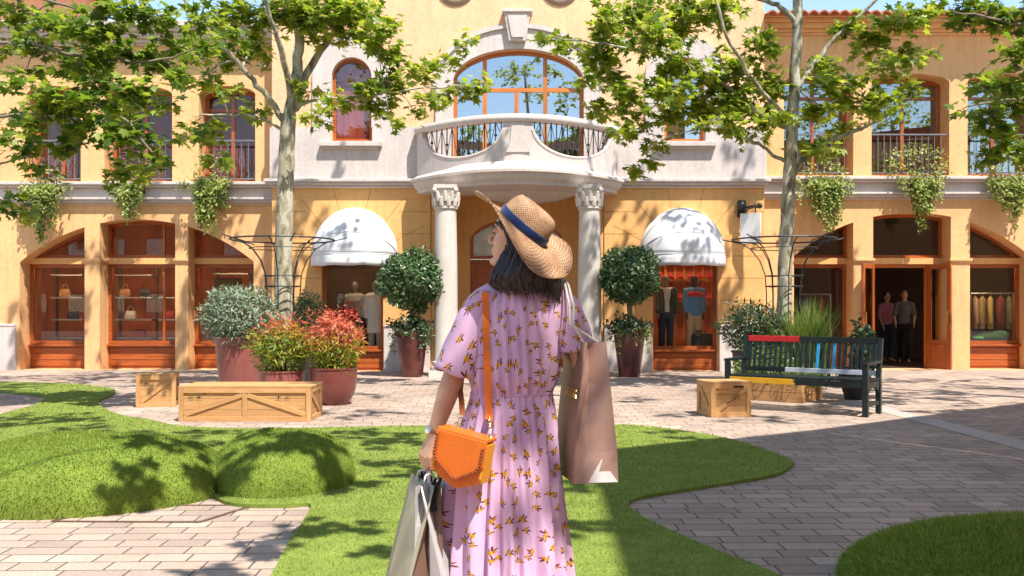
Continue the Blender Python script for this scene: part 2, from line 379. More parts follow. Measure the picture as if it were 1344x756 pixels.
# big arched balcony window
xs,xe=bw; 
vs=[X(636,D0),X(716,D0)]; zh=Z(116,D0)
wood_window(bay,xs,xe,zb0,arch_fn(xs,xe,zbs,rb),D0+.14,.075,vs=vs,hs=[zh,4.36],glass=SKYGLASS,wood=WOODL,bar=.085,half=[(X(678,D0),4.1,zh)])
oa=(xs-.36,xe+.36); fo=arch_fn(*oa,Z(112,D0),1.18); fi=arch_fn(xs,xe,zbs,rb); cx=(xs+xe)/2
def archband(fo_,oa_,fi_,ia_,zb,y0,y1):
    return ([[(oa_[0],zb),(ia_[0],zb)]+[(x,fi_(x)) for x in [cx-(ia_[1]-ia_[0])/2*math.cos(PI*k/36) for k in range(37)]]+[(ia_[1],zb),(oa_[1],zb)]+
         [(x,fo_(x)) for x in [cx+(oa_[1]-oa_[0])/2*math.cos(PI*k/40) for k in range(41)]]],y0,y1)
mb=MB(); mb.plate(*archband(fo,oa,fi,(xs,xe),4.0,D0-.07,D0+.01))
ob=(oa[0]-.05,oa[1]+.05); f2=arch_fn(*ob,Z(112,D0),1.24); mb.plate(*archband(f2,ob,arch_fn(oa[0]+.03,oa[1]-.03,Z(112,D0),1.15),(oa[0]+.03,oa[1]-.03),Z(114,D0),D0-.12,D0-.071))
mb.build('arch_surround',STONE,bay)
mb=MB(); zk0,zk1=Z(57,D0),Z(20,D0); xk=X(679,D0)
mb.prism([(-.17,zk0),(.17,zk0),(.27,zk1),(-.27,zk1)],(xk,D0+.02,0),(1,0,0),(0,0,1),(0,-.22,0))
mb.prism([(-.12,zk0+.06),(.12,zk0+.06),(.20,zk1-.07),(-.20,zk1-.07)],(xk,D0-.205,0),(1,0,0),(0,0,1),(0,-.03,0))
mb.box((xk,D0-.1,zk1+.03),(.62,.30,.06)); mb.build('keystone',STONE,bay,bevel=.008)
ORIN=M('display_orange_back',(.60,.17,.05),.7,.3,2)
# dark rooms behind the glass
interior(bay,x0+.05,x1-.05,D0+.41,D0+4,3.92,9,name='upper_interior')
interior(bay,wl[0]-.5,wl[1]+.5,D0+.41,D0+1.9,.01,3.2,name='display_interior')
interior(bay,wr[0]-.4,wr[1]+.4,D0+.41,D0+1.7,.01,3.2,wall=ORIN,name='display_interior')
for a,b in (wl,wr):
    wood_panel(bay,a,b,.003,zsill,D0+.12)
    wood_window(bay,a,b,zsill+.0,flat_fn(ztop-.002),D0+.14,.07)
    mb=MB(); mb.box(((a+b)/2,D0+.8,zsill-.06),(b-a+.6,1.2,.05)); mb.build('display_floor',M('display_floor_pale',(.42,.30,.2),.6),bay)
# niche behind the columns
mb=MB(); yb=D0+.95
mb.box((nx0-.02+.01,(D0+.4+yb)/2,nz/2),(.04,yb-D0-.4,nz)); mb.box((nx1+.01,(D0+.4+yb)/2,nz/2),(.04,yb-D0-.4,nz))
mb.box(((nx0+nx1)/2,(D0+.4+yb)/2,nz+.02),(nx1-nx0,yb-D0-.4,.04))
da,db=X(617,yb),X(739,yb); zds=Z(318,yb); dr=Z(287,yb)-zds
mb.plate([[(nx0,-.1),(nx1,-.1),(nx1,nz+.1),(nx0,nz+.1)],loop_fn(da,db,.003,arch_fn(da,db,zds,dr))],yb,yb+.25)
mb.build('niche_wall',OCHRE,bay)
for a in (nx0+.11,nx1-.11): mb=MB(); mb.box((a,D0+.2,nz/2-.01),(.2,.36,nz-.03)); mb.build('niche_pilaster',OCHRE,bay)
wood_window(bay,da,db,Z(340,yb),arch_fn(da,db,zds,dr),yb+.08,.07,vs=[(da+db)/2],glass=M('frosted_fanlight',(.55,.60,.58),.3,.3,5),wood=WOOD,name='fanlight')
for s in (0,1):
    a=da+(db-da)*s/2; b=da+(db-da)*(s+1)/2; mb=MB(); zt_=Z(340,yb)
    mb.box(((a+b)/2,yb+.12,zt_/2),(b-a-.01,.05,zt_-.01))
    for za,zb_ in ((.15,.75),(.9,1.5),(1.62,zt_-.12)): mb.box(((a+b)/2,yb+.09,(za+zb_)/2),(b-a-.28,.03,zb_-za))
    d_=mb.build('door_leaf',WOOD,bay,bevel=.006)
    mb=MB(); xh=b-.08 if s==0 else a+.08; mb.tube([(xh,yb+.06,.95),(xh,yb+.03,.97),(xh,yb+.03,1.12),(xh,yb+.06,1.14)],.012,8); mb.build('handle',M('brass',(.5,.34,.1),.3,metal=1),d_)
# balcony
def arcpath(hw,e,s,n=48):
    pts=[(XC-hw,D0+.0),(XC-hw,D0-e*.5)]
    for i in range(n+1):
        u=-1+2*i/n; pts.append((XC+hw*u,D0-e-s*(1-u*u)))
    pts+=[(XC+hw,D0-e*.5),(XC+hw,D0+.0)]; return pts
def norms(pts):
    out=[]
    for i in range(len(pts)):
        a=pts[max(0,i-1)]; b=pts[min(len(pts)-1,i+1)]; t=Vector((b[0]-a[0],b[1]-a[1])).normalized(); out.append(Vector((t.y,-t.x)))
    return out
def sweep(mb,pts,prof,m=0):
    nm=norms(pts); k=len(prof)
    rings=[[(p[0]+n.x*o,p[1]+n.y*o if 0<i<len(pts)-1 else p[1],z) for o,z in prof] for i,(p,n) in enumerate(zip(pts,nm))]
    mb.loft(rings,m)
pl=arcpath(2.12,.35,1.55); mb=MB()
sweep(mb,pl,[(-.6,3.60),(-.12,3.60),(-.12,3.66),(-.05,3.70),(-.02,3.76),(-.02,3.80),(.03,3.82),(.03,3.87),(-.02,3.89),(-.16,3.98),(-.20,4.04),(-.6,4.04)])
inner=[(p[0]-n.x*.5,p[1]-n.y*.5 if 0<i<len(pl)-1 else p[1]) for i,(p,n) in enumerate(zip(pl,norms(pl)))]
mb.add([(p[0],p[1],3.602) for p in inner],[tuple(range(len(inner)))]); mb.add([(p[0],p[1],4.038) for p in inner],[tuple(range(len(inner)))])
bal=mb.build('balcony_slab',[STONE],bay,smooth=35)
HW,E_,S_=1.96,.3,1.25; pb=arcpath(HW,E_,S_,120); nb=norms(pb)
def hole(u):
    u=abs(u); a,b=.135,.945
    if u<=a or u>=b: return None
    t=(u-(a+b)/2)/((b-a)/2); return 4.80-.60*math.sqrt(max(0,1-t*t))**.9
mb=MB(); rings=[]
for p,n in zip(pb,nb):
    u=(p[0]-XC)/HW; z=hole(u) if p[1]<D0-E_+.001 else None; zt_=4.80 if z is None else max(z,4.03)
    rings.append([(p[0]-n.x*.06,p[1]-n.y*.06,3.9),(p[0]+n.x*.06,p[1]+n.y*.06,3.9),(p[0]+n.x*.06,p[1]+n.y*.06,zt_),(p[0]-n.x*.06,p[1]-n.y*.06,zt_)])
mb.loft(rings); 
# raised rims along the openings and the centre panel
for sgn in (-1,1):
    pts=[]
    for k in range(41):
        u=.14+(.94-.14)*k/40; z=hole(u+1e-4) or 4.8
        pts.append((XC+sgn*HW*u,D0-E_-S_*(1-u*u)-.05,z-.03))
    mb.tube(pts,.035,6)
pc=D0-E_-S_
mb.prism([(-.23,4.22),(.23,4.22),(.14,4.45),(.12,4.72),(-.12,4.72),(-.14,4.45)],(XC,pc-.055,0),(1,0,0),(0,0,1),(0,-.025,0))
mb.build('balustrade',STONE,bay,smooth=35)
mb=MB(); sweep(mb,pb,[(-.12,4.80),(.10,4.80),(.13,4.84),(.13,4.88),(.10,4.93),(.04,4.95),(-.12,4.95)]); mb.build('balcony_rail',STONE,bay,smooth=40)
for sgn in (-1,1):
    mb=MB(); us=[.16+.76*k/14 for k in range(15)]
    for i,u in enumerate(us):
        z=hole(u) or 4.75; x=XC+sgn*HW*u; y=D0-E_-S_*(1-u*u)
        mb.tube([(x,y,z-.01),(x,y,4.81)],.011,6)
        if i%3==1: mb.ell((x,y,(z+4.8)/2-.05),.032,8)
        if i<14:
            u2=us[i+1]; z2=hole(u2) or 4.75; x2=XC+sgn*HW*u2; y2=D0-E_-S_*(1-u2*u2)
            if i%2: mb.tube([(x,y,4.80),(x2,y2,z2)],.007,5)
            else: mb.tube([(x,y,z),(x2,y2,4.80)],.007,5)
    mb.build('balcony_grille',IRON,bay)
mb=MB(); mb.lathe([(0,-.20),(.35,-.185),(.75,-.12),(1.0,-.03),(1.02,0),(0,0)],c=(X(690,19),D0-.25,3.60),n=40,sy=.6); mb.build('soffit_rose',STONE,bay,smooth=40)
for px in (585.5,773.5):
    x=X(px,18); y=17.95
    mb=MB(); mb.box((x,y,.06),(.60,.60,.12)); mb.lathe([(0,.12),(.29,.12),(.30,.155),(.29,.19),(.255,.205),(.25,.235),(.265,.25),(.265,.28),(.235,.29),(.225,.32),(.222,1.2),(.215,2.2),(.195,3.14),(.0,3.14)],c=(x,y,0),n=40)
    co=mb.build('column',STONE2,bay,smooth=35)
    mb=MB(); mb.lathe([(0,3.14),(.20,3.14),(.225,3.155),(.225,3.18),(.195,3.19),(.20,3.38),(.235,3.50),(.255,3.53),(0,3.53)],c=(x,y,0),n=32)
    for row,(z,rr,h,nn) in enumerate(((3.20,.205,.15,10),(3.29,.212,.17,10))):
        for k in range(nn):
            th=2*PI*(k+.5*row)/nn; d=Vector((math.cos(th),math.sin(th),0)); q=Vector((x,y,z))+d*rr
            mb.tube([q,q+d*.02+Vector((0,0,h*.6)),q+d*.04+Vector((0,0,h)),q+d*.065+Vector((0,0,h*.92))],[.042,.045,.03,.013],7)
    for k in range(4):
        th=PI/4+k*PI/2; d=Vector((math.cos(th),math.sin(th),0)); q=Vector((x,y,3.49))+d*.28
        mb.ell(q,(.05,.05,.055),10)
    mb.box((x,y,3.565),(.43,.43,.07)); mb.build('capital',STONE2,co,smooth=40)
# upper side walls of the bay and its roof
for a in (x0+.1,x1-.1): mb=MB(); mb.box((a,D0+4.4,5),(.2,8,10.8-.1)); mb.build('side_wall',PEACH,bay)
mb=MB(); mb.box(((x0+x1)/2,D0+4,10.5),(x1-x0+.8,9.2,.16)); mb.build('roof',TILE,bay)

# ---------------------------------------------------------------- wings
D1=19.9; YW=D1+.42
RUG=glassmat('right_upper_glass',.20,(.7,.7,.68),wav=.02); CURT=M('brick_red_curtain',(.24,.055,.03),.9,.25,3,stretch=(9,1,.3))
LUG=glassmat('left_upper_glass',.0,(.85,.75,.7))
def wing(side):
    L=side<0
    root=thing('shop_building','low peach side block with three arched shop windows and trailing greenery' if L else 'low peach side block with tiled eaves and the open shop doorway','building',(X(180 if L else 1197,D1),D1,0))
    if L: xa,xb=X(-360,D1),X(357,D0)+.0
    else: xa,xb=X(1003,D0),X(1720,D1)
    ztop_=7.1
    rad=239/62.8; arc=seg_fn(X(180 if L else 1197,D1),Z(288 if L else 279,D1),rad)
    ops=[(26,111),(131,230),(247,333)] if L else [(1042,1120),(1146,1248),(1273,1352)]
    more=[(-330,-245),(-225,-126),(-109,-25)] if L else [(1410,1495),(1515,1614),(1631,1700)]
    ops=[(X(a,D1),X(b,D1)) for a,b in ops]
    arc2=seg_fn(X(-176 if L else 1555,D1),Z(285,D1),rad)
    mo=[(X(a,D1),X(b,D1)) for a,b in more]
    ups=[(35,106),(137,226),(261,335),(-90,-15),(-200,-125)] if L else [(1029,1120),(1144,1246),(1270,1362),(1400,1490),(1520,1610)]
    ups=[(X(a,D1),X(b,D1)) for a,b in ups]; zu0=Z(238 if L else 230,D1); zus=Z(124 if L else 108,D1); ur=.18
    loops=[[(xa,-.25),(xb,-.25),(xb,ztop_),(xa,ztop_)]]
    loops+=[loop_fn(a,b,.003,arc) for a,b in ops]+[loop_fn(a,b,.003,arc2) for a,b in mo]
    loops+=[loop_fn(a,b,zu0,arch_fn(a,b,zus,ur)) for a,b in ups]
    mb=MB(); mb.plate(loops,D1,D1+.5); mb.build('wall',WINGP,root)
    # imposts on the piers, transoms
    for i,(a,b) in enumerate(ops+mo):
        mb=MB(); mb.box(((a+b)/2,YW+.0,2.29),(b-a-.002,.16,.13)); mb.build('transom',OCHRE,root)
    allo=sorted(ops+mo)
    for (a,b),(c,d) in zip(allo[:-1],allo[1:]):
        if c-b<.6: mb=MB(); mb.box(((b+c)/2,D1+.2,2.30),(c-b+.07,.5,.05)); mb.box(((b+c)/2,D1+.2,2.255),(c-b+.035,.46,.04)); mb.build('impost',WINGP,root,bevel=.006)
    for i,(a,b) in enumerate(ops+mo):
        f=arc if i<3 else arc2
        wood_window(root,a+.002,b-.002,2.36,lambda x,f=f: f(x)-.003,YW,.06,vs=[(a*.25+b*.75)] if (L and i==1) else ())
        if (not L) and i==1: continue
        wood_panel(root,a+.002,b-.002,.004,.52,YW-.02)
        wood_window(root,a+.002,b-.002,.525,flat_fn(2.22),YW,.07,vs=[(a*.25+b*.75)] if (L and i==1) else ())
    for i,(a,b) in enumerate(ups):
        c=(a+b)/2
        wood_window(root,a+.002,b-.002,zu0+.002,arch_fn(a,b,zus-.003,ur),YW,.08,vs=[c],hs=[zus-.25],glass=RUG if not L else LUG,bar=.07,wood=WOOD)
        if L: mb=MB(); mb.plate([loop_fn(a+.03,b-.03,zu0+.03,lambda x: zus+.1)],YW+.16,YW+.19); mb.build('curtain',CURT,root)
        railing(root,a+.02,b-.02,zu0,zu0+.86,D1+.06)
    # stringcourse
    mb=MB(); o=0 if L else 7
    xs_,xe_=(xa,xb) if L else (xb,xa); c=(xa+xb)/2; w=xb-xa
    for za,zb,pr in ((240,244,.22),(244,247,.17),(247,260,.07),(260,263,.15),(263,266.5,.11),(266.5,269,.05)):
        mb.box((c,D1-pr/2+.04,(Z(za-o,D1)+Z(zb-o,D1))/2),(w-.004,pr+.08,(Z(za-o,D1)-Z(zb-o,D1))))
    mb.build('stringcourse',STONE,root,bevel=.01)
    mb=MB()
    if L:
        for za,zb,pr in ((35,42,.46),(42,47,.38),(47,54,.28),(54,58,.16),(58,61,.09)):
            mb.box((c,D1-pr/2+.2,(Z(za,D1)+Z(zb,D1))/2),(w-.004,pr+.4,Z(za,D1)-Z(zb,D1)))
        mb.build('cornice',STONE,root,bevel=.012)
        mb=MB(); mb.box((c,D1+4.3,7.02),(w-.01,8,.1)); mb.build('roof',TILE,root)
        mb=MB(); q0,q1=X(-520,24),X(112,24); mb.box(((q0+q1)/2,24.5,8.0),(q1-q0,1,2.6)); mb.build('attic_wall',PEACH,root)
        mb=MB(); tile_sheet(mb,q0-.3,q1+.3,23.6,25.3,9.28,9.5,.24,.05); mb.build('attic_roof',TILE,root,smooth=60)
    else:
        for za,zb,pr in ((24,29,.40),(29,34,.33),(34,40,.24),(40,44,.13),(44,47,.07)):
            mb.box((c,D1-pr/2+.2,(Z(za,D1)+Z(zb,D1))/2),(w-.004,pr+.4,Z(za,D1)-Z(zb,D1)))
        mb.build('cornice',WINGP,root,bevel=.012)
        mb=MB(); tile_sheet(mb,xa+.01,xb,D1-.62,D1+8,7.30,8.6,.21,.045); mb.build('roof',TILE,root,smooth=60)
    zc=3.45
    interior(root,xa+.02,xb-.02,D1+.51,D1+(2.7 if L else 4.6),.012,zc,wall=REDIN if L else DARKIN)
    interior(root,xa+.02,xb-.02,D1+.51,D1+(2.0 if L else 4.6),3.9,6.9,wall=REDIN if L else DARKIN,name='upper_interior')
    mb=MB(); mb.box((c,D1+4.7,3.5),(w,.1,7.0)); mb.build('rear_wall',PEACH,root)
    q=xa+.06 if L else xb-.06; mb=MB(); mb.box((q,D1+2.6,3.4),(.1,4.2,6.9)); mb.build('side_wall',PEACH,root)
    mb=MB()
    if L: mb.box(((xa+X(22,D1))/2,D1-.03,.43),(X(22,D1)-xa,.1,.98)); mb.box(((xa+X(22,D1))/2,D1-.035,.935),(X(22,D1)-xa,.115,.05))
    else: mb.box((X(1004,D1)+.25,D1-.03,.43),(.5,.1,.98))
    mb.build('plinth',STONE,root,bevel=.01)
    return root,ops,arc
def tile_sheet(mb,xa,xb,y0,y1,z0,z1,per,amp):
    nx=int((xb-xa)/per*10); vs=[]; rows=[(y0,z0-.0),(y0,z0+.001)]; ny=10
    pts=[]
    for j in range(ny+1):
        t=j/ny; pts.append((y0+(y1-y0)*t,z0+(z1-z0)*t))
    for thick in (0,-.03):
        for y,z in pts:
            for i in range(nx+1):
                x=xa+(xb-xa)*i/nx; q=abs(math.sin(PI*(x-xa)/per)); vs.append((x,y,z+amp*(1.6*q-.8)+thick))
    n=nx+1; fs=[]
    for s_ in (0,1):
        o=s_*(ny+1)*n
        for j in range(ny):
            for i in range(nx): fs.append((o+j*n+i,o+j*n+i+1,o+(j+1)*n+i+1,o+(j+1)*n+i))
    for i in range(nx): fs.append((i,i+1,(ny+1)*n+i+1,(ny+1)*n+i))
    mb.add(vs,fs)
lwing,lops,larc=wing(-1)
rwing,rops,rarc=wing(1)
# open double door of the right-hand shop
a,b=rops[1]
def door_leaf(hx,sgn,ang,hy):
    hinge=Vector((hx,hy,0)); d=Vector((math.cos(ang)*sgn,-math.sin(ang),0)); w=.60; nrm=Vector((d.y,-d.x,0))
    mb=MB(); Mx=Matrix((d,nrm,Vector((0,0,1)))).transposed()
    for u,wd in ((.05,.1),(w-.05,.1)): mb.box(hinge+d*u+Vector((0,0,1.11)),(wd,.05,2.2),M=Mx)
    for z,h in ((.28,.5),(2.16,.1),(.58,.08)): mb.box(hinge+d*w/2+Vector((0,0,z)),(w-.2,.044,h),M=Mx)
    l=mb.build('door_leaf',WOOD,rwing,bevel=.005)
    g=MB(); g.box(hinge+d*w/2+Vector((0,0,1.37)),(w-.2,.01,1.5),M=Mx); g.build('pane',SHOPGLASS,l)
    h=MB(); q=hinge+d*(w-.05); 
    for s in (-1,1): h.tube([q+nrm*s*.025+Vector((0,0,.95)),q+nrm*s*.06+Vector((0,0,.97)),q+nrm*s*.06+Vector((0,0,1.2)),q+nrm*s*.025+Vector((0,0,1.22))],.01,8)
    h.build('handle',M('door_brass',(.45,.32,.12),.3,metal=1),l)
door_leaf(a-.0,1,R(132),D1-.03); door_leaf(b-.32,-1,R(117),YW-.02)
mb=MB(); mb.box((a+.04,YW+.04,1.11),(.07,.09,2.22)); mb.box((b-.04,YW+.04,1.11),(.07,.09,2.22)); mb.box((b-.32,YW+.04,1.11),(.06,.085,2.18)); mb.box((b-.18,YW+.04,.28),(.22,.05,.5)); mb.box(((a+b)/2,YW+.04,2.185),(b-a,.088,.07)); mb.build('door_frame',WOODL,rwing)

# ---------------------------------------------------------------- awnings
def awning(pxc,label):
    xc=X(pxc,18.9); hw,hh,pr=.88,.98,.80; z0=2.36; n,k=40,16
    root=thing('awning',label,'awning',(xc,D0,z0),'white half dome awnings over the shop windows')
    vs=[]
    for j in range(k+1):
        ph=PI/2*j/k
        for i in range(n+1):
            th=PI*i/n; sag=1-.016*abs(math.sin(3*th))-.004*math.sin(9*th+j*.7)
            r=math.cos(ph)*sag
            vs.append((xc-hw*math.cos(th)*r,D0-.015-pr*math.sin(th)*r,z0+hh*math.sin(ph)))
    fs=[(j*(n+1)+i,j*(n+1)+i+1,(j+1)*(n+1)+i+1,(j+1)*(n+1)+i) for j in range(k) for i in range(n)]
    mb=MB(); mb.add(vs,fs); o=mb.build('canopy',AWN,root,smooth=50); s=o.modifiers.new('t','SOLIDIFY'); s.thickness=.006
    vs=[]
    for j in range(4):
        for i in range(n+1):
            th=PI*i/n; wv=.006*math.sin(th*26)*j/3; vs.append((xc-(hw+.004+wv)*math.cos(th),D0-.015-(pr+.004+wv)*math.sin(th),z0+.012-.24*j/3-(.008*math.sin(th*9) if j==3 else 0)))
    fs=[(j*(n+1)+i,j*(n+1)+i+1,(j+1)*(n+1)+i+1,(j+1)*(n+1)+i) for j in range(3) for i in range(n)]
    mb=MB(); mb.add(vs,fs); o=mb.build('valance',AWN,root,smooth=60); s=o.modifiers.new('t','SOLIDIFY'); s.thickness=.004
    mb=MB()
    for sc_,dz in ((1.004,.0),(1.004,.012)):
        mb.tube([(xc-hw*sc_*math.cos(PI*i/n),D0-.015-pr*sc_*math.sin(PI*i/n),z0+dz) for i in range(n+1)],.008,6)
    for tilt in (.30,.62):
        pts=[]
        for i in range(n+1):
            th=PI*i/n; pts.append((xc-hw*.992*math.cos(th),D0-.015-pr*.992*math.sin(th)*math.cos(tilt*PI/2),z0+hh*.992*math.sin(th)*math.sin(tilt*PI/2)))
        mb.tube(pts,.011,6)
    mb.build('hoop',M('awning_hoop',(.7,.7,.72),.5),root)
awning(459.5,'white domed awning over the window with the pale coat, left of the columns')
awning(901.5,'white domed awning dappled with leaf shade, beside the hanging white sign')
# hanging sign
sg=thing('hanging_sign','blank white sign panel hanging from a black wall bracket','sign',P(985,300,19.2))
mb=MB(); q=P(985,300,19.2); mb.box(q,(.045,.42,.62),rz=R(55)); mb.build('sign_panel',M('sign_white',(.78,.78,.78),.6,.03),sg,bevel=.006)
mb=MB(); r0=P(974,274,19.4); mb.box(r0+Vector((0,.03,0)),(.16,.1,.34)); e=P(997,272,19.1)
mb.tube([r0,(r0+e)/2+Vector((0,-.1,.03)),e],.022,8); mb.ell(e+Vector((0,0,.03)),.06,10)
for dx in (-.10,.1): mb.tube([q+Vector((dx,.0,.30)),q+Vector((dx,0,.50))],.012,6)
mb.ell(r0+Vector((-.03,-.1,.05)),(.09,.09,.1),10); mb.tube([r0+Vector((0,-.02,-.12)),r0+Vector((.1,-.15,-.02)),r0+Vector((.2,-.2,.02))],.014,6); mb.build('bracket',IRON,sg)
# small round wall lamp on the left block
mb=MB(); q=P(346,87,D1); mb.lathe([(0,0),(.085,0),(.085,.05),(.06,.09),(0,.1)],n=20); mb.v=[(v[0]+q.x,D1-v[2],v[1]+q.z) for v in mb.v]
tag(mb.build('wall_lamp',M('lamp_cream',(.6,.5,.36),.5),smooth=40),'small round cream lamp high on the left block wall','lamp')
# ================================================================ GROUND
def pavingmat():
    m,nt,out=newmat('paving_blocks'); L=nt.links.new
    tc=N(nt,'TexCoord'); mp=N(nt,'Mapping'); mp.inputs['Rotation'].default_value=(0,0,R(-1.5)); L(tc.outputs['Object'],mp.inputs[0])
    nz=N(nt,'TexNoise',Scale=1.7,Detail=2.0); L(mp.outputs[0],nz.inputs['Vector'])
    br=N(nt,'TexBrick',Scale=1.0); br.offset=.5; br.squash=1.35; br.squash_frequency=3
    for k,v in (('Mortar Size',.006),('Mortar Smooth',.25),('Brick Width',.235),('Row Height',.152),('Bias',0.0)): br.inputs[k].default_value=v
    br.inputs['Color1'].default_value=(0,0,0,1); br.inputs['Color2'].default_value=(1,1,1,1); br.inputs['Mortar'].default_value=(.5,.5,.5,1)
    L(mp.outputs[0],br.inputs['Vector'])
    c=ramp(nt,br.outputs['Color'],[(0,(.35,.27,.215)),(.3,(.42,.315,.25)),(.55,(.49,.355,.275)),(.8,(.45,.345,.28)),(1,(.53,.415,.335))])
    n2=N(nt,'TexNoise',Scale=60,Detail=5.0); L(tc.outputs['Object'],n2.inputs['Vector'])
    mx=N(nt,'MixRGB',blend_type='OVERLAY'); mx.inputs[0].default_value=.45; L(c,mx.inputs[1]); L(n2.outputs['Fac'],mx.inputs[2])
    n3=N(nt,'TexNoise',Scale=.55,Detail=5.0,Roughness=.65); L(tc.outputs['Object'],n3.inputs['Vector'])
    mx3=N(nt,'MixRGB',blend_type='MULTIPLY'); mx3.inputs[0].default_value=1; L(mx.outputs[0],mx3.inputs[1]); L(ramp(nt,n3.outputs['Fac'],[(.3,(.66,.65,.64)),(.62,(1,1,1))]),mx3.inputs[2])
    mo=N(nt,'MixRGB'); L(br.outputs['Fac'],mo.inputs[0]); L(mx3.outputs[0],mo.inputs[1]); mo.inputs[2].default_value=(.11,.095,.085,1)
    b=N(nt,'BsdfPrincipled',Roughness=.85); b.inputs['Specular IOR Level'].default_value=.25; L(mo.outputs[0],b.inputs['Base Color'])
    iv=N(nt,'MapRange'); iv.inputs['To Min'].default_value=1; iv.inputs['To Max'].default_value=0; L(br.outputs['Fac'],iv.inputs[0])
    ad=N(nt,'Math',operation='MULTIPLY_ADD'); L(n2.outputs['Fac'],ad.inputs[0]); ad.inputs[1].default_value=.18; L(iv.outputs[0],ad.inputs[2])
    bp=N(nt,'Bump',Strength=.7,Distance=.008); L(ad.outputs[0],bp.inputs['Height']); L(bp.outputs[0],b.inputs['Normal'])
    L(b.outputs[0],out.inputs[0]); return m
PAVE=pavingmat()
mb=MB(); mb.add([(-300,-300,0),(300,-300,0),(300,300,0),(-300,300,0)],[(0,1,2,3)])
tag(mb.build('paving',PAVE,fix=False),kind='structure')
STRIP=M('pale_strip_stone',(.42,.36,.32),.8,.1,2,.08,.2,80)
mb=MB(); a=G(1205,549); b=G(1400,600); d=(b-a).normalized(); n=Vector((-d.y,d.x,0))*.16
a2=a-d*2.2; mb.add([(p.x,p.y,.004) for p in (a2-n,b+d*3-n,b+d*3+n,a2+n)],[(0,1,2,3)]); tag(mb.build('paving_strip',STRIP,fix=False),kind='structure')

# ---------------------------------------------------------------- lawn of short turf
def catmull(pts,k=6,closed=True):
    out=[]; n=len(pts)
    for i in range(n):
        p0,p1,p2,p3=[Vector(pts[(i+j-1)%n]) for j in range(4)]
        for s in range(k):
            t=s/k; out.append(.5*((2*p1)+(p2-p0)*t+(2*p0-5*p1+4*p2-p3)*t*t+(3*p1-p0-3*p2+p3)*t**3))
    return out
lp=[(-60,507),(60,504),(138,510),(150,518),(128,530),(155,546),(196,553),(240,562),(330,565),(420,564),(520,562),(640,561),(790,560),(850,562),(940,575),(1000,592),(1036,606),(1040,613),(1018,626),(950,638),(880,649),(838,657),(824,667),(842,682),(880,701),(940,727),(1030,765),(1150,850)]
lpts=[G(*q) for q in lp]
lb=[(330,800),(352,768),(380,715),(408,668),(372,667),(300,664),(250,640),(120,628),(-60,615)]
lpts+=[G(*q) for q in lb]+[Vector((-6.2,7.9,0)),Vector((-7.6,10.5,0))]
lawn2=[(p.x,p.y) for p in catmull([(p.x,p.y,0) for p in lpts],6)]
hole2=[(p.x,p.y) for p in catmull([tuple(G(*q)) for q in ((-30,516),(45,520),(58,526),(30,538),(-30,548))],6)]
cu=bpy.data.curves.new('t','CURVE'); cu.dimensions='2D'; cu.fill_mode='BOTH'; cu.extrude=.012
for l in (lawn2,hole2):
    sp=cu.splines.new('POLY'); sp.points.add(len(l)-1); sp.use_cyclic_u=True
    for p,q in zip(sp.points,l): p.co=(q[0],q[1],0,1)
o=bpy.data.objects.new('t',cu); COL.objects.link(o); me=eval_mesh(o); bpy.data.objects.remove(o)
TURF=M('turf_base',(.16,.22,.035),.95,.25,4,.1,.3,120,.1)
for v in me.vertices: v.co.z+=.013
o=bpy.data.objects.new('lawn',me); me.materials.append(M('lawn_base',(.18,.235,.045),.95,.25,4,.1,.3,120,.1)); COL.objects.link(o); tag(o,kind='structure')
BLADE=leafmat('turf_blade',[(0,(.14,.205,.027)),(.5,(.235,.305,.045)),(.85,(.31,.36,.08)),(1,(.38,.38,.16))],.26,.5,.3)
BLADEL=leafmat('sunlit_lawn_blade',[(0,(.15,.205,.034)),(.5,(.25,.305,.058)),(.85,(.33,.36,.095)),(1,(.40,.395,.17))],.26,.5,.3)  # lawn paler than the mounds: its sunlit look is put into the colour
BLADEM=leafmat('mound_blade',[(0,(.11,.18,.02)),(.5,(.20,.28,.034)),(.85,(.28,.34,.06)),(1,(.34,.35,.12))],.26,.5,.3)
def inside(P2,poly):
    x,y=P2[:,0],P2[:,1]; c=np.zeros(len(x),bool); n=len(poly)
    for i in range(n):
        x1,y1=poly[i]; x2,y2=poly[(i+1)%n]
        if y1==y2: continue
        m=((y1>y)!=(y2>y))&(x<(x2-x1)*(y-y1)/(y2-y1)+x1); c^=m
    return c
def blades(pos,nrm,h,w):
    n=len(pos); th=RNG.uniform(0,2*PI,n); a=np.stack([np.cos(th),np.sin(th),np.zeros(n)],1)
    a-=nrm*(a*nrm).sum(1)[:,None]; hh=h*RNG.uniform(.6,1.25,n)[:,None]
    lean=RNG.normal(0,.45,(n,3)); tip=pos+(nrm+lean)*hh; ww=w*RNG.uniform(.7,1.3,n)[:,None]
    V=np.stack([pos-a*ww,pos+a*ww,tip],1).reshape(-1,3); return V,np.arange(3*n).reshape(-1,3)
bb=[]
for (y0,y1,den) in ((3.0,5.2,3800),(5.2,7,5600),(7,9,4200),(9,11.5,2600),(11.5,16,1500)):
    nn=int(13*(y1-y0)*den); q=np.stack([RNG.uniform(-7.5,3.6,nn),RNG.uniform(y0,y1,nn)],1)
    keep=(np.abs(q[:,0])<q[:,1]*.56+.3); q=q[keep]; q=q[inside(q,lawn2)&~inside(q,hole2)]; bb.append(q)
q=np.concatenate(bb); pos=np.concatenate([q,np.full((len(q),1),.022)],1)
V,Fc=blades(pos,np.tile(np.array([[0,0,1.]]),(len(pos),1)),.012,.0032*1.0)
wide=np.repeat(1+np.clip((q[:,1]-5)*.16,0,1.6),3)[:,None]; ctr=np.repeat(pos,3,0); V[:,:2]=(ctr[:,:2]+(V[:,:2]-ctr[:,:2])*wide)
tag(np_mesh('grass',V,Fc,BLADEL),kind='stuff')
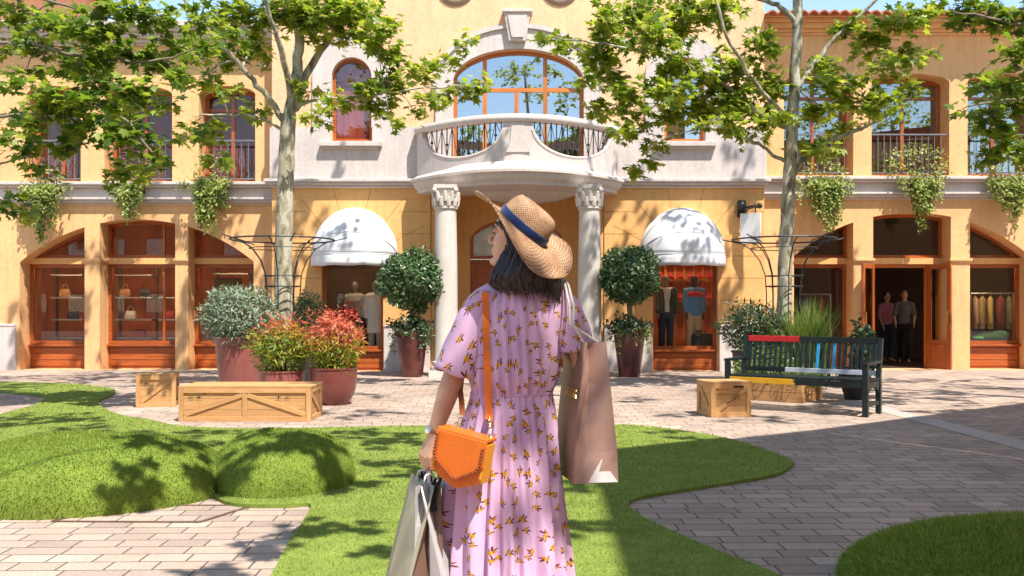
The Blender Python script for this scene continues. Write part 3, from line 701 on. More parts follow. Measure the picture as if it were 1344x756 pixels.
# rounded turf mounds
def mound(c,rx,ry,h,rz,label,power=2.5):
    n,k=64,22; vs=[]; rot=Matrix.Rotation(rz,3,'Z'); c=Vector(c)
    def pt(th,t):   # t 0 edge .. 1 top
        ph=t*PI/2; e=2/power
        r=max(1e-5,math.cos(ph))**e; z=math.sin(ph)**e
        wob=1+.03*math.sin(2*th+1)+.025*math.sin(3*th)
        return c+rot@Vector((rx*r*math.cos(th)*wob,ry*r*math.sin(th)*wob,0))+Vector((0,0,h*z*(1+.03*math.sin(th*2+t*3))))
    for j in range(k):
        for i in range(n): vs.append(pt(2*PI*i/n,j/k))
    vs.append(c+Vector((0,0,h))); fs=[(j*n+i,j*n+(i+1)%n,(j+1)*n+(i+1)%n,(j+1)*n+i) for j in range(k-1) for i in range(n)]
    fs+=[((k-1)*n+i,(k-1)*n+(i+1)%n,k*n) for i in range(n)]
    mb=MB(); mb.add(vs,fs); o=mb.build('turf_mound',TURF,smooth=60); tag(o,label,'turf mound','rounded mounds of turf')
    m=int(3.4*rx*ry*PI*8200*(1+.4*h)); A=RNG.uniform(0,2*PI,m); T=RNG.uniform(0,1,m)**1.0
    tri=[]; me=o.data; me.calc_loop_triangles()
    lt=np.array([t.vertices[:] for t in me.loop_triangles]); co=np.array([v.co[:] for v in me.vertices])
    a_,b_,c_=co[lt[:,0]],co[lt[:,1]],co[lt[:,2]]; nr=np.cross(b_-a_,c_-a_); ar=np.linalg.norm(nr,axis=1); nr/=ar[:,None]+1e-12
    idx=RNG.choice(len(lt),m,p=ar/ar.sum()); u=RNG.uniform(0,1,(m,2)); f=u.sum(1)>1; u[f]=1-u[f]
    p=a_[idx]+(b_[idx]-a_[idx])*u[:,:1]+(c_[idx]-a_[idx])*u[:,1:]; nn=nr[idx]; nn=nn*np.sign((nn*(p-np.array(c)+np.array([0,0,.05]))).sum(1))[:,None]
    V,Fc=blades(p-nn*.003,nn,.012 if c[0]<1 else .021,.0036 if c[0]<1 else .0030); g=np_mesh('grass',V,Fc,BLADEM,o); tag(g,kind='stuff'); return o
mound(G(102,655)+Vector((0,.18,0)),.91,.82,.405,0,'largest turf mound, at the left edge of the lawn, sunlit with one dark leaf shadow')
mound(G(366,640)+Vector((0,.10,0)),.51,.62,.395,R(8),'small steep turf mound between the big mound and the dress, mostly in tree shade',2.4)
mound((2.80,4.32,0),1.25,.86,.275,0,'shaded turf mound in the lower right corner on the block paving')
# access cover let into the paving
ac=thing('access_cover','paver filled access cover framed by thin metal strips in front of the turf mounds','access cover',G(210,690)); mb=MB()
c=[G(92,684),G(265,684),G(338,672),G(330,664),]
q=[G(68,685),G(262,686),G(332,664),G(170,664)]
for a,b in zip(q,q[1:]+q[:1]): mb.bar(a+Vector((0,0,.003)),b+Vector((0,0,.003)),.022,.008)
mb.build('frame',M('rusty_strip',(.12,.075,.05),.7,.3,9),ac)
mb=MB(); mb.add([(p.x,p.y,.0025) for p in q],[(0,1,2,3)]); mb.build('paver_infill',PAVE,ac,fix=False)

# ================================================================ LEAVES
def star():
    pts=[]; lob=[(0,1.0),(52,.80),(106,.55)]
    ang=[]
    for a,l in lob: ang.append((a,l))
    seq=[(0,1.0),(13,.62),(26,.50),(50,.84),(64,.52),(80,.42),(104,.60),(140,.26),(180,.10)]
    full=seq+[(360-a,l) for a,l in reversed(seq[1:-1])]
    V=[(0,0,0)]
    for a,l in full:
        V.append((math.sin(R(a))*l*.92,math.cos(R(a))*l+.0,-.16*l*l*(.5+abs(math.sin(R(a))))))
    n=len(full); Fc=[(0,i+1,(i+1)%n+1) for i in range(n)]; return np.array(V)-np.array([0,-.35,0]),np.array(Fc)
STAR=star()
OVAL=(np.array([(0,0,0),(.26,.35,.04),(.22,.7,.03),(0,1.0,-.08),(-.22,.7,.03),(-.26,.35,.04)]),np.array([(0,1,2),(0,2,3),(0,3,4),(0,4,5)]))
NARROW=(np.array([(0,0,0),(.13,.4,.02),(0,1.0,-.1),(-.13,.4,.02)]),np.array([(0,1,2),(0,2,3)]))
def unit(a): return a/(np.linalg.norm(a,axis=1)[:,None]+1e-9)
def scatter(tmpl,pos,nrm,tip,size):
    tv,tf=tmpl; n=len(pos); nrm=unit(nrm); t=unit(tip-nrm*(tip*nrm).sum(1)[:,None]); b=np.cross(t,nrm)
    s=np.asarray(size).reshape(-1,1,1)
    V=pos[:,None,:]+s*(tv[None,:,0,None]*b[:,None,:]+tv[None,:,1,None]*t[:,None,:]+tv[None,:,2,None]*nrm[:,None,:])
    Fc=tf[None]+(np.arange(n)*len(tv))[:,None,None]; return V.reshape(-1,3),Fc.reshape(-1,tf.shape[1])
def rsph(n):
    return unit(RNG.normal(0,1,(n,3)))
class Tree:
    def __init__(s,name,label,base,group=None,leaf=LEAF,size=.120):
        s.root=thing(name,label,'tree',base,group); s.wood=MB(); s.limbs=[]; s.L=[]; s.leaf=leaf; s.size=size
    def limb(s,pts,r0,r1,n=9,wob=.0):
        pts=[Vector(p) for p in pts]; out=[]
        k=len(pts)
        for i in range(k-1):
            p0=pts[max(0,i-1)]; p1=pts[i]; p2=pts[i+1]; p3=pts[min(k-1,i+2)]
            for q in range(5):
                t=q/5; out.append(.5*((2*p1)+(p2-p0)*t+(2*p0-5*p1+4*p2-p3)*t*t+(3*p1-p0-3*p2+p3)*t**3))
        out.append(pts[-1])
        for i in range(1,len(out)-1): out[i]=out[i]+Vector([random.gauss(0,wob) for _ in range(3)])
        m=len(out); rs=[r0+(r1-r0)*(i/(m-1))**.8 for i in range(m)]
        s.wood.tube(out,rs,n); s.limbs+=list(zip(out,rs))
    def blob(s,c,rad,n,reach=True,tw=10):
        c=Vector(c); rad=Vector(rad)
        if reach:
            b=min(s.limbs,key=lambda q:(q[0]-c).length+ (0 if q[0].z<c.z+.3 else .6)); a=b[0]; mid=(a+c)/2+Vector((random.gauss(0,.08),random.gauss(0,.08),abs((c-a).length)*.08))
            r=min(.022,b[1]*.6); s.wood.tube([a,(a+mid)/2+Vector((0,0,.01)),mid,(mid+c)/2,c],[r,r*.85,r*.7,r*.55,r*.35],6)
            s.limbs+=[(mid,r*.7),(c,r*.5)]
        k=max(2,n//tw)
        for _ in range(k):
            d=rsph(1)[0]*RNG.uniform(.45,1.0)**.5; e=c+Vector((d[0]*rad.x,d[1]*rad.y,d[2]*rad.z)); st=c+(e-c)*RNG.uniform(.0,.3)+Vector(RNG.normal(0,.03,3))
            if reach: s.wood.tube([st,(st+e)/2+Vector((0,0,.03)),e],[.006,.004,.0025],4,caps=False)
            m=max(3,int(n/k)); f=RNG.uniform(.25,1.06,m)[:,None]; p=np.array(st)+(np.array(e-st))*f+RNG.normal(0,.055,(m,3))
            out=np.tile(np.array((e-st).normalized()),(m,1))+RNG.normal(0,.55,(m,3))+np.array([0,0,-.55])
            nr=np.array([.12,-.22,1.0])+RNG.normal(0,.50,(m,3)); s.L.append((p,nr,out,s.size*RNG.uniform(.55,1.25,m)))
    def finish(s,bark=BARK):
        s.wood.build('trunk',bark,s.root,smooth=60)
        p,n,t,z=[np.concatenate([q[i] for q in s.L]) for i in range(4)]
        V,Fc=scatter(STAR,p,n,t,z); np_mesh('crown',V,Fc,s.leaf,s.root); return s.root
def pxblob(t,px,py,rx,ry,d,dens=1.0):
    c=P(px,py,d); k=d/F; leafpx=t.size*.8/k
    n=max(8,int(dens*3.35*PI*rx*ry/(leafpx**2*.5)))
    t.blob(c,(rx*k,max(.25,(rx+ry)/2*k*1.1),ry*k),n)
def shade(t,px,py,h,r,n,flat=.5,reach=True):
    """foliage whose sun shadow falls round one spot of the ground"""
    g=G(px,py); c=g+SUNV*(h/SUNV.z); t.blob(c,(r,r,r*flat),n,reach)
def shade_w(t,p,dist,r,n,flat=.6,reach=True):
    t.blob(Vector(p)+SUNV*dist,(r,r,r*flat),n,reach)

TWIG2=M('grey_brown_bark',(.20,.165,.115),.85,.4,6,.08,.3,40,.2)
# ---------------------------------------------------------------- the two plane trees by the shopfronts
DT=14.6
T1=Tree('plane_tree','plane tree with pale mottled trunk in an iron guard, left of the entrance',G(371,515))
b=Vector((X(371,DT),DT,0)); 
T1.limb([b-Vector((0,0,.1)),P(371,420,DT),P(373,300,DT),P(376,215,DT),P(379,150,DT)],.155,.115,14,.006)
T1.limb([P(379,155,DT),P(390,95,DT),P(394,40,DT-.1),P(400,-60,DT),P(405,-200,DT),P(400,-400,DT+.2)],.10,.04,10,.012)
T1.limb([P(380,150,DT),P(410,85,DT+.2),P(440,40,DT+.3),P(480,-20,DT+.4),P(520,-110,DT+.5)],.075,.025,9,.012)
T1.limb([P(378,165,DT),P(345,120,DT-.2),P(310,80,DT-.4),P(262,30,DT-.8),P(225,-30,DT-1)],.055,.018,8,.012)
T1.limb([P(379,175,DT),P(340,155,DT-.1),P(300,150,DT-.3),P(262,152,DT-.6)],.03,.01,7,.01)
T1.limb([P(380,150,DT),P(410,132,DT-.1),P(450,128,DT-.2),P(520,120,DT-.3),P(610,112,DT-.5)],.032,.01,7,.012)
T1.limb([P(382,130,DT),P(370,70,DT-.5),P(350,10,DT-.9),P(320,-80,DT-1.2)],.06,.02,8,.012)
for q in ((385,12,42,26),(432,32,62,30),(500,44,34,28),(512,70,22,20),(462,12,60,22),(345,20,40,24),(300,14,34,20),(338,66,22,22),(290,72,34,18),(262,105,26,14),(335,146,20,10),(268,172,24,20),(300,120,18,10),
          (510,110,28,24),(498,138,22,18),(546,94,28,15),(585,84,22,12),(612,60,18,8),(604,118,36,14),(632,112,18,10),(565,126,24,11),(512,158,14,7),(400,120,18,12),(412,152,20,11),(440,132,26,9),(478,120,20,12),(545,150,12,8),(240,68,18,12)):
    pxblob(T1,*q,DT+random.uniform(-.5,.4),.9)
for c,r,n in (((-3.4,14.4,8.0),(1.8,1.7,.9),420),((-2.2,14.9,9.2),(1.6,1.6,.9),330),((-4.6,13.8,8.6),(1.6,1.6,.9),330),((-3.4,14.6,10.4),(1.3,1.3,.8),240)): T1.blob(c,r,n)
for px,py,r,n in ((125,320,.35,20),(120,400,.4,22),(135,450,.35,18),(240,310,.35,20),(245,380,.4,20),(240,450,.35,16),(45,370,.4,22),(30,420,.3,14),(345,300,.3,14),(400,300,.3,12),(430,290,.3,12),(180,262,.4,16),(300,262,.35,14),(60,300,.35,16),(590,420,.25,10)): shade_w(T1,P(px,py,19.7),random.uniform(8.5,10.5),r*1.1,int(n*2.2),1.3)
for q in ((560,503),(480,520),(520,540),(640,505),(330,500),(180,505),(120,495),(430,545)): shade(T1,*q,8.8+random.random()*1.4,.55,50)
T1.finish()
T2=Tree('plane_tree','plane tree with slim pale trunk in an iron guard, behind the painted bench',G(1030,515))
b=Vector((X(1029,DT),DT,0))
T2.limb([b-Vector((0,0,.1)),P(1029,430,DT),P(1032,330,DT),P(1036,230,DT),P(1042,130,DT),P(1046,40,DT),P(1048,-60,DT),P(1052,-220,DT),P(1058,-400,DT)],.135,.05,14,.006)
T2.limb([P(1037,238,DT),P(1060,205,DT),P(1100,180,DT-.1),P(1150,160,DT-.2),P(1195,128,DT-.3)],.05,.014,8,.012)
T2.limb([P(1034,215,DT),P(1010,200,DT),P(985,185,DT-.1),P(940,168,DT-.2),P(880,180,DT-.4),P(842,205,DT-.5)],.035,.008,7,.012)
T2.limb([P(1040,170,DT),P(1000,150,DT-.1),P(950,110,DT-.2),P(890,80,DT-.5),P(810,60,DT-.8),P(740,52,DT-.9)],.045,.012,8,.012)
T2.limb([P(1046,30,DT),P(1020,6,DT-.1),P(980,-4,DT-.3),P(900,-10,DT-.6),P(820,-10,DT-.8)],.05,.014,8,.012)
T2.limb([P(1043,120,DT),P(1075,75,DT+.2),P(1105,40,DT+.2),P(1150,0,DT+.2),P(1200,-60,DT)],.05,.018,8,.012)
T2.limb([P(1041,160,DT),P(1000,120,DT-.5),P(960,60,DT-.8),P(940,0,DT-1),P(920,-80,DT-1)],.04,.012,8,.012)
for q in ((792,18,24,18),(840,20,42,28),(898,24,42,32),(948,18,28,24),(800,48,42,18),(858,54,46,22),(722,50,22,8),(752,58,28,11),(782,76,28,16),(802,98,30,17),(822,122,30,15),(776,110,14,12),(800,140,30,15),(832,150,22,12),
          (815,172,18,10),(838,172,20,12),(858,190,13,16),(862,214,11,9),(829,226,11,10),(900,90,42,22),(880,120,36,22),(900,150,40,22),(930,122,36,26),(960,90,32,22),(970,132,36,26),(950,162,36,16),(985,178,18,10),
          (1000,60,28,22),(1010,110,32,26),(1020,150,22,13),(995,152,24,16),(1072,90,34,16),(1100,112,42,16),(1132,132,34,16),(1082,142,30,13),(1160,136,32,15),(1190,120,22,12),(1170,86,34,17),(1140,60,28,16),(1200,70,26,13),(1120,40,28,16),(1180,30,36,22),(1205,18,28,18),(1062,200,22,13),(1090,192,26,10),(1115,170,22,10)):
    pxblob(T2,*q,DT+random.uniform(-.7,.4),.9)
for c,r,n in (((4.5,14.3,8.2),(1.8,1.7,.9),420),((5.8,14.6,9.0),(1.6,1.6,.9),300),((3.2,13.9,8.8),(1.6,1.6,.9),330),((4.5,14.5,10.6),(1.4,1.4,.8),240)): T2.blob(c,r,n)
for px,py,r,n in ((850,262,.28,12),(880,280,.3,14),(905,300,.5,26),(945,330,.35,18),(985,265,.35,18),(975,360,.35,18),(965,400,.35,16),(835,300,.25,10),(773,330,.3,16),(773,400,.22,9),(690,215,.35,16),(720,205,.25,10),(1135,300,.3,14),(1140,380,.3,14),(1255,400,.35,16),(1245,290,.3,12),(985,200,.3,14),(800,220,.3,10),(660,200,.2,7),(905,470,.3,14)): shade_w(T2,P(px,py,19.3),random.uniform(8.5,10.5),r*1.1,int(n*2.3),1.3)
for q in ((880,503),(905,545),(860,525),(1000,515),(1060,540),(800,505),(740,520),(930,505),(985,550)): shade(T2,*q,8.8+random.random()*1.4,.55,55)
T2.finish()
# trees whose trunks stand outside the picture and whose boughs reach in from the sides
T3=Tree('plane_tree','dark leafy plane boughs hanging in from the left edge in front of the left block',(-7.6,11.2,0),leaf=LEAFD,size=.122)
T3.limb([(-7.6,11.2,-.1),(-7.5,11.2,2.2),(-7.4,11.2,4.0),(-7.2,11.2,6.0),(-7.0,11.2,8.5),(-6.8,11.3,10)],.17,.05,12,.01)
DL=11.4
for pts,r in (([(-7.4,11.2,3.0),(-6.4,11.3,3.5),P(60,150,DL),P(140,140,DL),P(200,200,DL)],.03),([(-7.4,11.2,3.9),P(-40,60,DL),P(40,60,DL),P(120,75,DL),P(200,80,DL),P(255,65,DL)],.032),([(-7.4,11.2,2.4),P(-60,250,DL),P(0,215,DL),P(40,205,DL)],.02),([(-7.2,11.2,5.0),P(-20,-20,DL),P(90,10,DL),P(170,30,DL)],.03)): T3.limb(pts,r,.01,8,.012)
for q in ((20,15,38,18),(70,28,34,22),(60,60,36,18),(15,70,24,16),(35,92,24,12),(120,38,42,27),(110,80,32,27),(125,110,32,22),(42,120,36,13),(78,140,44,18),(20,150,18,10),(142,150,32,22),(112,166,26,18),(170,125,36,26),(150,62,28,22),(186,76,28,18),(216,92,22,17),(170,180,36,22),(190,212,30,17),(156,226,22,17),
          (30,190,32,16),(55,228,22,11),(14,270,22,20),(46,284,9,8),(250,62,26,17),(238,102,20,16),(222,140,20,12),(245,180,20,14),(205,22,34,18),(262,22,30,14),(150,8,40,16),(300,52,26,14),(95,128,30,14),(60,165,26,13),(235,60,22,14),(180,20,28,14),(100,195,24,14),(285,205,16,10)):
    pxblob(T3,*q,DL+random.uniform(-.7,.7),.95)
for c,r,n in (((-7.2,11.2,8.5),(1.9,1.8,1.0),450),((-5.6,10.6,9.2),(1.6,1.5,.9),300),((-6.4,12.4,9.8),(1.6,1.5,.9),300)): T3.blob(c,r,n)
shade(T3,60,556,6.3,.8,110); shade(T3,150,566,6.6,.7,90); shade(T3,270,572,6.8,.6,75); shade(T3,120,500,7.4,1.0,150); shade(T3,30,552,6.6,.7,80); shade(T3,230,500,7.6,.8,100)
T3.finish(TWIG2)
T4=Tree('plane_tree','dark leafy plane boughs hanging in at the top right corner',(8.6,12.2,0),leaf=LEAFD,size=.122)
T4.limb([(8.6,12.2,-.1),(8.5,12.2,2.2),(8.3,12.1,4.2),(8.1,12.0,6.5),(8.0,12,9)],.17,.05,12,.01)
DR=11.6
for pts,r in (([(8.3,12.1,4.4),P(1400,40,DR),P(1330,30,DR),P(1250,15,DR)],.05),([(8.4,12.1,3.6),P(1420,140,DR),P(1340,130,DR),P(1270,140,DR)],.045)): T4.limb(pts,r,.01,8,.012)
for q in ((1290,20,42,18),(1332,26,30,23),(1252,18,24,14),(1342,70,28,22),(1312,112,36,18),(1282,112,18,10),(1332,142,36,22),(1292,152,24,16),(1322,172,28,17),(1334,194,28,16),(1266,150,14,9),(1302,204,17,13)):
    pxblob(T4,*q,DR+random.uniform(-.7,.6),.95)
for c,r,n in (((7.6,12.0,8.2),(1.8,1.8,1.0),400),((6.4,12.6,9.4),(1.6,1.5,.9),260)): T4.blob(c,r,n)
for q in ((1250,500),(1330,512),(1190,522),(1300,530),(1110,535),(1240,540),(1180,500),(1290,508),(1150,512),(1225,515),(1340,498),(1090,505)): shade(T4,*q,6.6+random.random()*1.6,.7,95)
T4.finish(TWIG2)
# tree behind the camera that dapples the lawn
T5=Tree('plane_tree','tall plane tree behind the lawn, standing behind the viewer',(-4.6,.6,0),leaf=LEAF,size=.13)
T5.limb([(-4.6,.6,-.1),(-4.5,.7,2.2),(-4.2,1.0,4.2),(-3.6,1.6,6),(-3.2,2.0,8)],.18,.06,12,.01)
T5.limb([(-4.3,.9,3.6),(-3.0,2.0,5.0),(-1.4,3.2,5.6),(0.2,4.2,5.9)],.016,.008,8,.012)
T5.limb([(-4.4,.8,3.0),(-3.2,2.4,4.6),(-2.0,4.2,5.6),(-1.0,5.6,6.2)],.016,.008,8,.012)
for px,py,h,r,n in ((205,640,4.4,.34,40),(165,668,4.3,.20,20),(245,655,4.5,.18,16),(385,600,5.0,.42,60),(360,640,4.8,.40,55),(420,640,5.0,.30,40),(330,715,4.6,.35,28),(300,745,4.6,.3,24),(395,690,4.8,.25,22),(440,640,5.0,.3,26),(460,700,4.9,.28,22),(500,620,5.4,.5,50),(470,585,5.6,.6,55),(540,660,5.2,.35,28),(300,590,5.4,.4,36),(420,575,5.8,.6,60),(540,580,5.8,.55,50),(500,738,4.8,.2,12)):
    shade(T5,px,py,h,r,n)
for c,r,n in (((-3.2,2.0,8.5),(1.4,1.3,.8),260),((-4.8,.6,8.5),(1.5,1.4,.9),260),((-3.8,-.6,7.2),(1.3,1.3,.8),200)): T5.blob(c,r,n)
T5.finish()
# ================================================================ POTTED PLANTS
SILVER=leafmat('silver_leaf',[(0,(.10,.15,.09)),(.5,(.20,.26,.16)),(1,(.36,.41,.29))],.15,.5,.3,(1,1,.7))
DKGREEN=leafmat('topiary_leaf',[(0,(.03,.075,.025)),(.6,(.07,.14,.045)),(1,(.19,.28,.13))],.18,.38,.5,(1,1,.5))
DKLEAF=leafmat('dark_shrub_leaf',[(0,(.015,.035,.014)),(.6,(.035,.07,.025)),(1,(.09,.13,.06))],.2,.35,.5)
NANDG=leafmat('nandina_green',[(0,(.08,.15,.015)),(.5,(.20,.27,.025)),(1,(.42,.38,.045))],.35,.45,.4)
NANDR=leafmat('nandina_red',[(0,(.44,.065,.045)),(.5,(.62,.14,.09)),(1,(.68,.30,.17))],.35,.45,.4,(1,.7,.5))
NANDO=leafmat('nandina_orange',[(0,(.40,.16,.03)),(.5,(.50,.28,.035)),(1,(.36,.36,.05))],.35,.45,.4,(1,.8,.4))
TRAIL=leafmat('trailing_leaf',[(0,(.12,.19,.03)),(.5,(.26,.32,.07)),(1,(.50,.50,.20))],.35,.5,.3)
GRASSL=leafmat('tall_grass_leaf',[(0,(.06,.13,.02)),(.5,(.13,.22,.04)),(1,(.30,.34,.12))],.35,.45,.4)
STEM=M('woody_stem',(.20,.15,.10),.85,.3,8,.05,.2,40)
SOIL=M('soil',(.05,.033,.022),.95,.4,12,.1,.4,60)
POTR=M('glazed_red_pot',(.185,.048,.038),.34,.18,2.5,.05,.05,30,.5,coat=.25,streak=.1)
POTM=M('glazed_mauve_pot',(.27,.085,.072),.4,.15,2.5,.05,.05,30,.5,coat=.2,streak=.15)
POTD=M('glazed_oxblood_pot',(.105,.026,.022),.3,.2,2.5,.05,.05,30,.5,coat=.3)
POTK=M('dark_clay_pot',(.035,.03,.032),.5,.2,3,.05,.1,40,.4)
def pot(root,base,rt,rb,h,mat,belly=0):
    mb=MB(); pr=[(0,0),(rb*.96,0),(rb,.015)]
    for i in range(1,9):
        t=i/8; pr.append((rb+(rt-rb)*t+belly*math.sin(PI*t**.8),.015+(h-.015)*t))
    pr+=[(rt+.012,h+.005),(rt+.012,h+.025),(rt-.03,h+.025),(rt-.04,h-.05),(0,h-.05)]
    mb.lathe(pr,c=base,n=40); o=mb.build('pot',mat,root,smooth=40)
    s=MB(); s.lathe([(0,h-.052),(rt-.035,h-.052),(rt-.045,h-.046),(0,h-.035)],c=base,n=24); s.build('soil',SOIL,root,smooth=60); return o
def foliage(root,c,rad,n,size,mat,tmpl=OVAL,shell=.55,lump=.12,name='foliage',up=.3,mats=None,pick=None,below=-1.0):
    c=np.array(c); d=rsph(n); d=d[d[:,2]>below]; n=len(d)
    ph=RNG.uniform(0,6,3); wob=1+lump*(np.sin(d[:,0]*5+ph[0])*np.sin(d[:,1]*5+ph[1])+np.sin(d[:,2]*6+ph[2]+d[:,0]*4)*.8)
    r=RNG.uniform(shell**3,1,n)**(1/3)*wob*RNG.uniform(.93,1.06,n); p=c+d*r[:,None]*np.array(rad)
    nr=d*.7+RNG.normal(0,.55,(n,3))+np.array([0,0,.35]); tip=d+RNG.normal(0,.55,(n,3))+np.array([0,0,up])
    V,Fc=scatter(tmpl,p,nr,tip,size*RNG.uniform(.6,1.3,n)); mi=None
    if mats:
        k=len(tmpl[1]); mi=np.repeat(pick(p,d),k)
    return np_mesh(name,V,Fc,mats or mat,root,mi)
def twigs(root,base,c,rad,k,r=.012,name='stem',mat=STEM):
    mb=MB()
    for _ in range(k):
        d=rsph(1)[0]; d[2]=abs(d[2])*.8; e=Vector(c)+Vector((d[0]*rad[0],d[1]*rad[1],d[2]*rad[2]))*.85; b=Vector(base)+Vector((random.gauss(0,.05),random.gauss(0,.05),0))
        mb.tube([b,(b*.5+e*.5)+Vector((random.gauss(0,.04),random.gauss(0,.04),.03)),e],[r,r*.7,r*.3],6)
    return mb.build(name,mat,root,smooth=60)
def topiary(px,label,rr,zc):
    d=17.9; b=Vector((X(px,d),d,0)); t=thing('potted_topiary',label,'potted tree',b,'ball topiaries flanking the entrance')
    pot(t,b,.30,.20,.86,POTD)
    mb=MB()
    for k in range(3):
        pts=[b+Vector((math.cos(2*PI*k/3+z*5)*.028,math.sin(2*PI*k/3+z*5)*.028,.8+z)) for z in np.linspace(0,.75,14)]; mb.tube(pts,.026,7)
    mb.build('stem',STEM,t,smooth=60)
    c=b+Vector((0,0,zc)); foliage(t,c,(rr,rr,rr*.92),6800,.075,DKGREEN,shell=.66,lump=.075,up=.25)
    twigs(t,b+Vector((0,0,1.45)),c-Vector((0,0,.1)),(.55,.55,.5),26)
    foliage(t,b+Vector((-.04,-.05,.93)),(.38,.36,.22),900,.075,DKLEAF,name='underplanting',lump=.3,shell=.3)
    p=[]; 
    for k in range(10):
        th=random.uniform(PI*.8,PI*2.1); q=b+Vector((math.cos(th)*.31,math.sin(th)*.31,.9)); L=random.uniform(.15,.5)
        for i in range(int(L*90)): p.append(tuple(q+Vector((math.cos(th)*.05+random.gauss(0,.03),math.sin(th)*.05+random.gauss(0,.03),.03-random.random()*L))))
    p=np.array(p); V,Fc=scatter(OVAL,p,rsph(len(p))+np.array([0,-.5,.5]),rsph(len(p))+np.array([0,0,-.6]),.06*RNG.uniform(.6,1.2,len(p))); np_mesh('trailing_ivy',V,Fc,TRAIL if px>672 else DKGREEN,t)
topiary(541,'ball topiary in a dark red pot beside the left column',.61,1.82)
topiary(826,'ball topiary in a dark red pot with pale trailing ivy, beside the right column',.57,1.92)
# the group behind the long crate
d=14.2; b=Vector((X(315,d),d,0)); t=thing('potted_shrub','round silver green shrub in a tall mauve pot behind the long crate','potted shrub',b)
pot(t,b,.37,.28,.84,POTM); c=b+Vector((0,0,1.17)); foliage(t,c,(.58,.56,.47),5200,.085,SILVER,NARROW,.6,.07,up=.5); twigs(t,b+Vector((0,0,.78)),c,(.5,.5,.4),40)
def nandina(px,d,rad,zc,ph,prt,prb,pm,label,red,n,belly=.03):
    b=Vector((X(px,d),d,0)); t=thing('potted_shrub',label,'potted shrub',b); pot(t,b,prt,prb,ph,pm,belly)
    c=b+Vector((0,0,zc))
    def pick(p,dd):
        h=(p[:,2]-zc)/rad[2]+RNG.normal(0,.22,len(p)); return np.where(h>1.0-red,2,np.where(h>.62-red,1,0))
    foliage(t,c,rad,n,.085,None,NARROW,.25,.13,up=.1,mats=[NANDG,NANDO,NANDR],pick=pick); twigs(t,b+Vector((0,0,ph-.05)),c,rad,34,.009)
    # loose outer sprays
    d_=rsph(46); d_=d_[d_[:,2]>-.2]; ps=[];tp=[]
    for q in d_:
        e=np.array(c)+q*np.array(rad)*RNG.uniform(1.0,1.2)
        for _ in range(9): ps.append(e+RNG.normal(0,.045,3)); tp.append(q+RNG.normal(0,.5,3)+np.array([0,0,-.2]))
    ps=np.array(ps); mi=np.repeat(pick(ps,None),len(NARROW[1])); V,Fc=scatter(NARROW,ps,RNG.normal(0,.5,ps.shape)+np.array([0,-.2,.8]),np.array(tp),.075*RNG.uniform(.7,1.3,len(ps)))
    np_mesh('outer_leaves',V,Fc,[NANDG,NANDO,NANDR],t,mi)
nandina(370,12.9,(.40,.38,.36),.75,.42,.30,.22,POTM,'yellow green heavenly bamboo in a low mauve pot, touching the back of the long crate',.12,2600)
nandina(438,12.75,(.37,.36,.43),.80,.47,.31,.20,POTR,'red tipped heavenly bamboo in a rounded red pot right of the long crate',.72,3000,.045)
d=16.2; b=Vector((X(403,d),d,0)); t=thing('potted_shrub','small dark green shrub half hidden behind the left tree trunk','potted shrub',b); pot(t,b,.28,.2,.75,POTK); foliage(t,b+Vector((0,0,1.15)),(.30,.3,.42),1500,.09,DKGREEN,NARROW,.4,.1); twigs(t,b+Vector((0,0,.7)),b+Vector((0,0,1.1)),(.25,.25,.35),12)
# behind the bench
d=14.3; b=Vector((X(985,d),d,0)); t=thing('potted_shrub','dark bushy shrub in a black pot behind the left end of the bench','potted shrub',b); pot(t,b,.27,.2,.62,POTK)
foliage(t,b+Vector((.05,0,.98)),(.50,.42,.42),2400,.10,DKLEAF,NARROW,.35,.16,up=.5); twigs(t,b+Vector((0,0,.55)),b+Vector((0,0,1.0)),(.42,.4,.42),24)
foliage(t,b+Vector((.32,-.12,.80)),(.32,.25,.30),800,.12,GRASSL,NARROW,.2,.2,up=.7,name='pale_foliage')
d=14.0; b=Vector((X(1133,d),d,0)); t=thing('potted_shrub','slim leafy plant in a black tapered pot behind the right end of the bench','potted shrub',b)
pot(t,Vector((X(1122,13.4),13.4,0)),.24,.14,.42,POTK); b2=Vector((X(1126,13.4),13.4,0)); foliage(t,b2+Vector((.06,0,.72)),(.17,.16,.36),420,.10,DKGREEN,OVAL,.2,.2,up=.5); twigs(t,b2+Vector((0,0,.36)),b2+Vector((.06,0,.7)),(.1,.1,.35),8,.008)
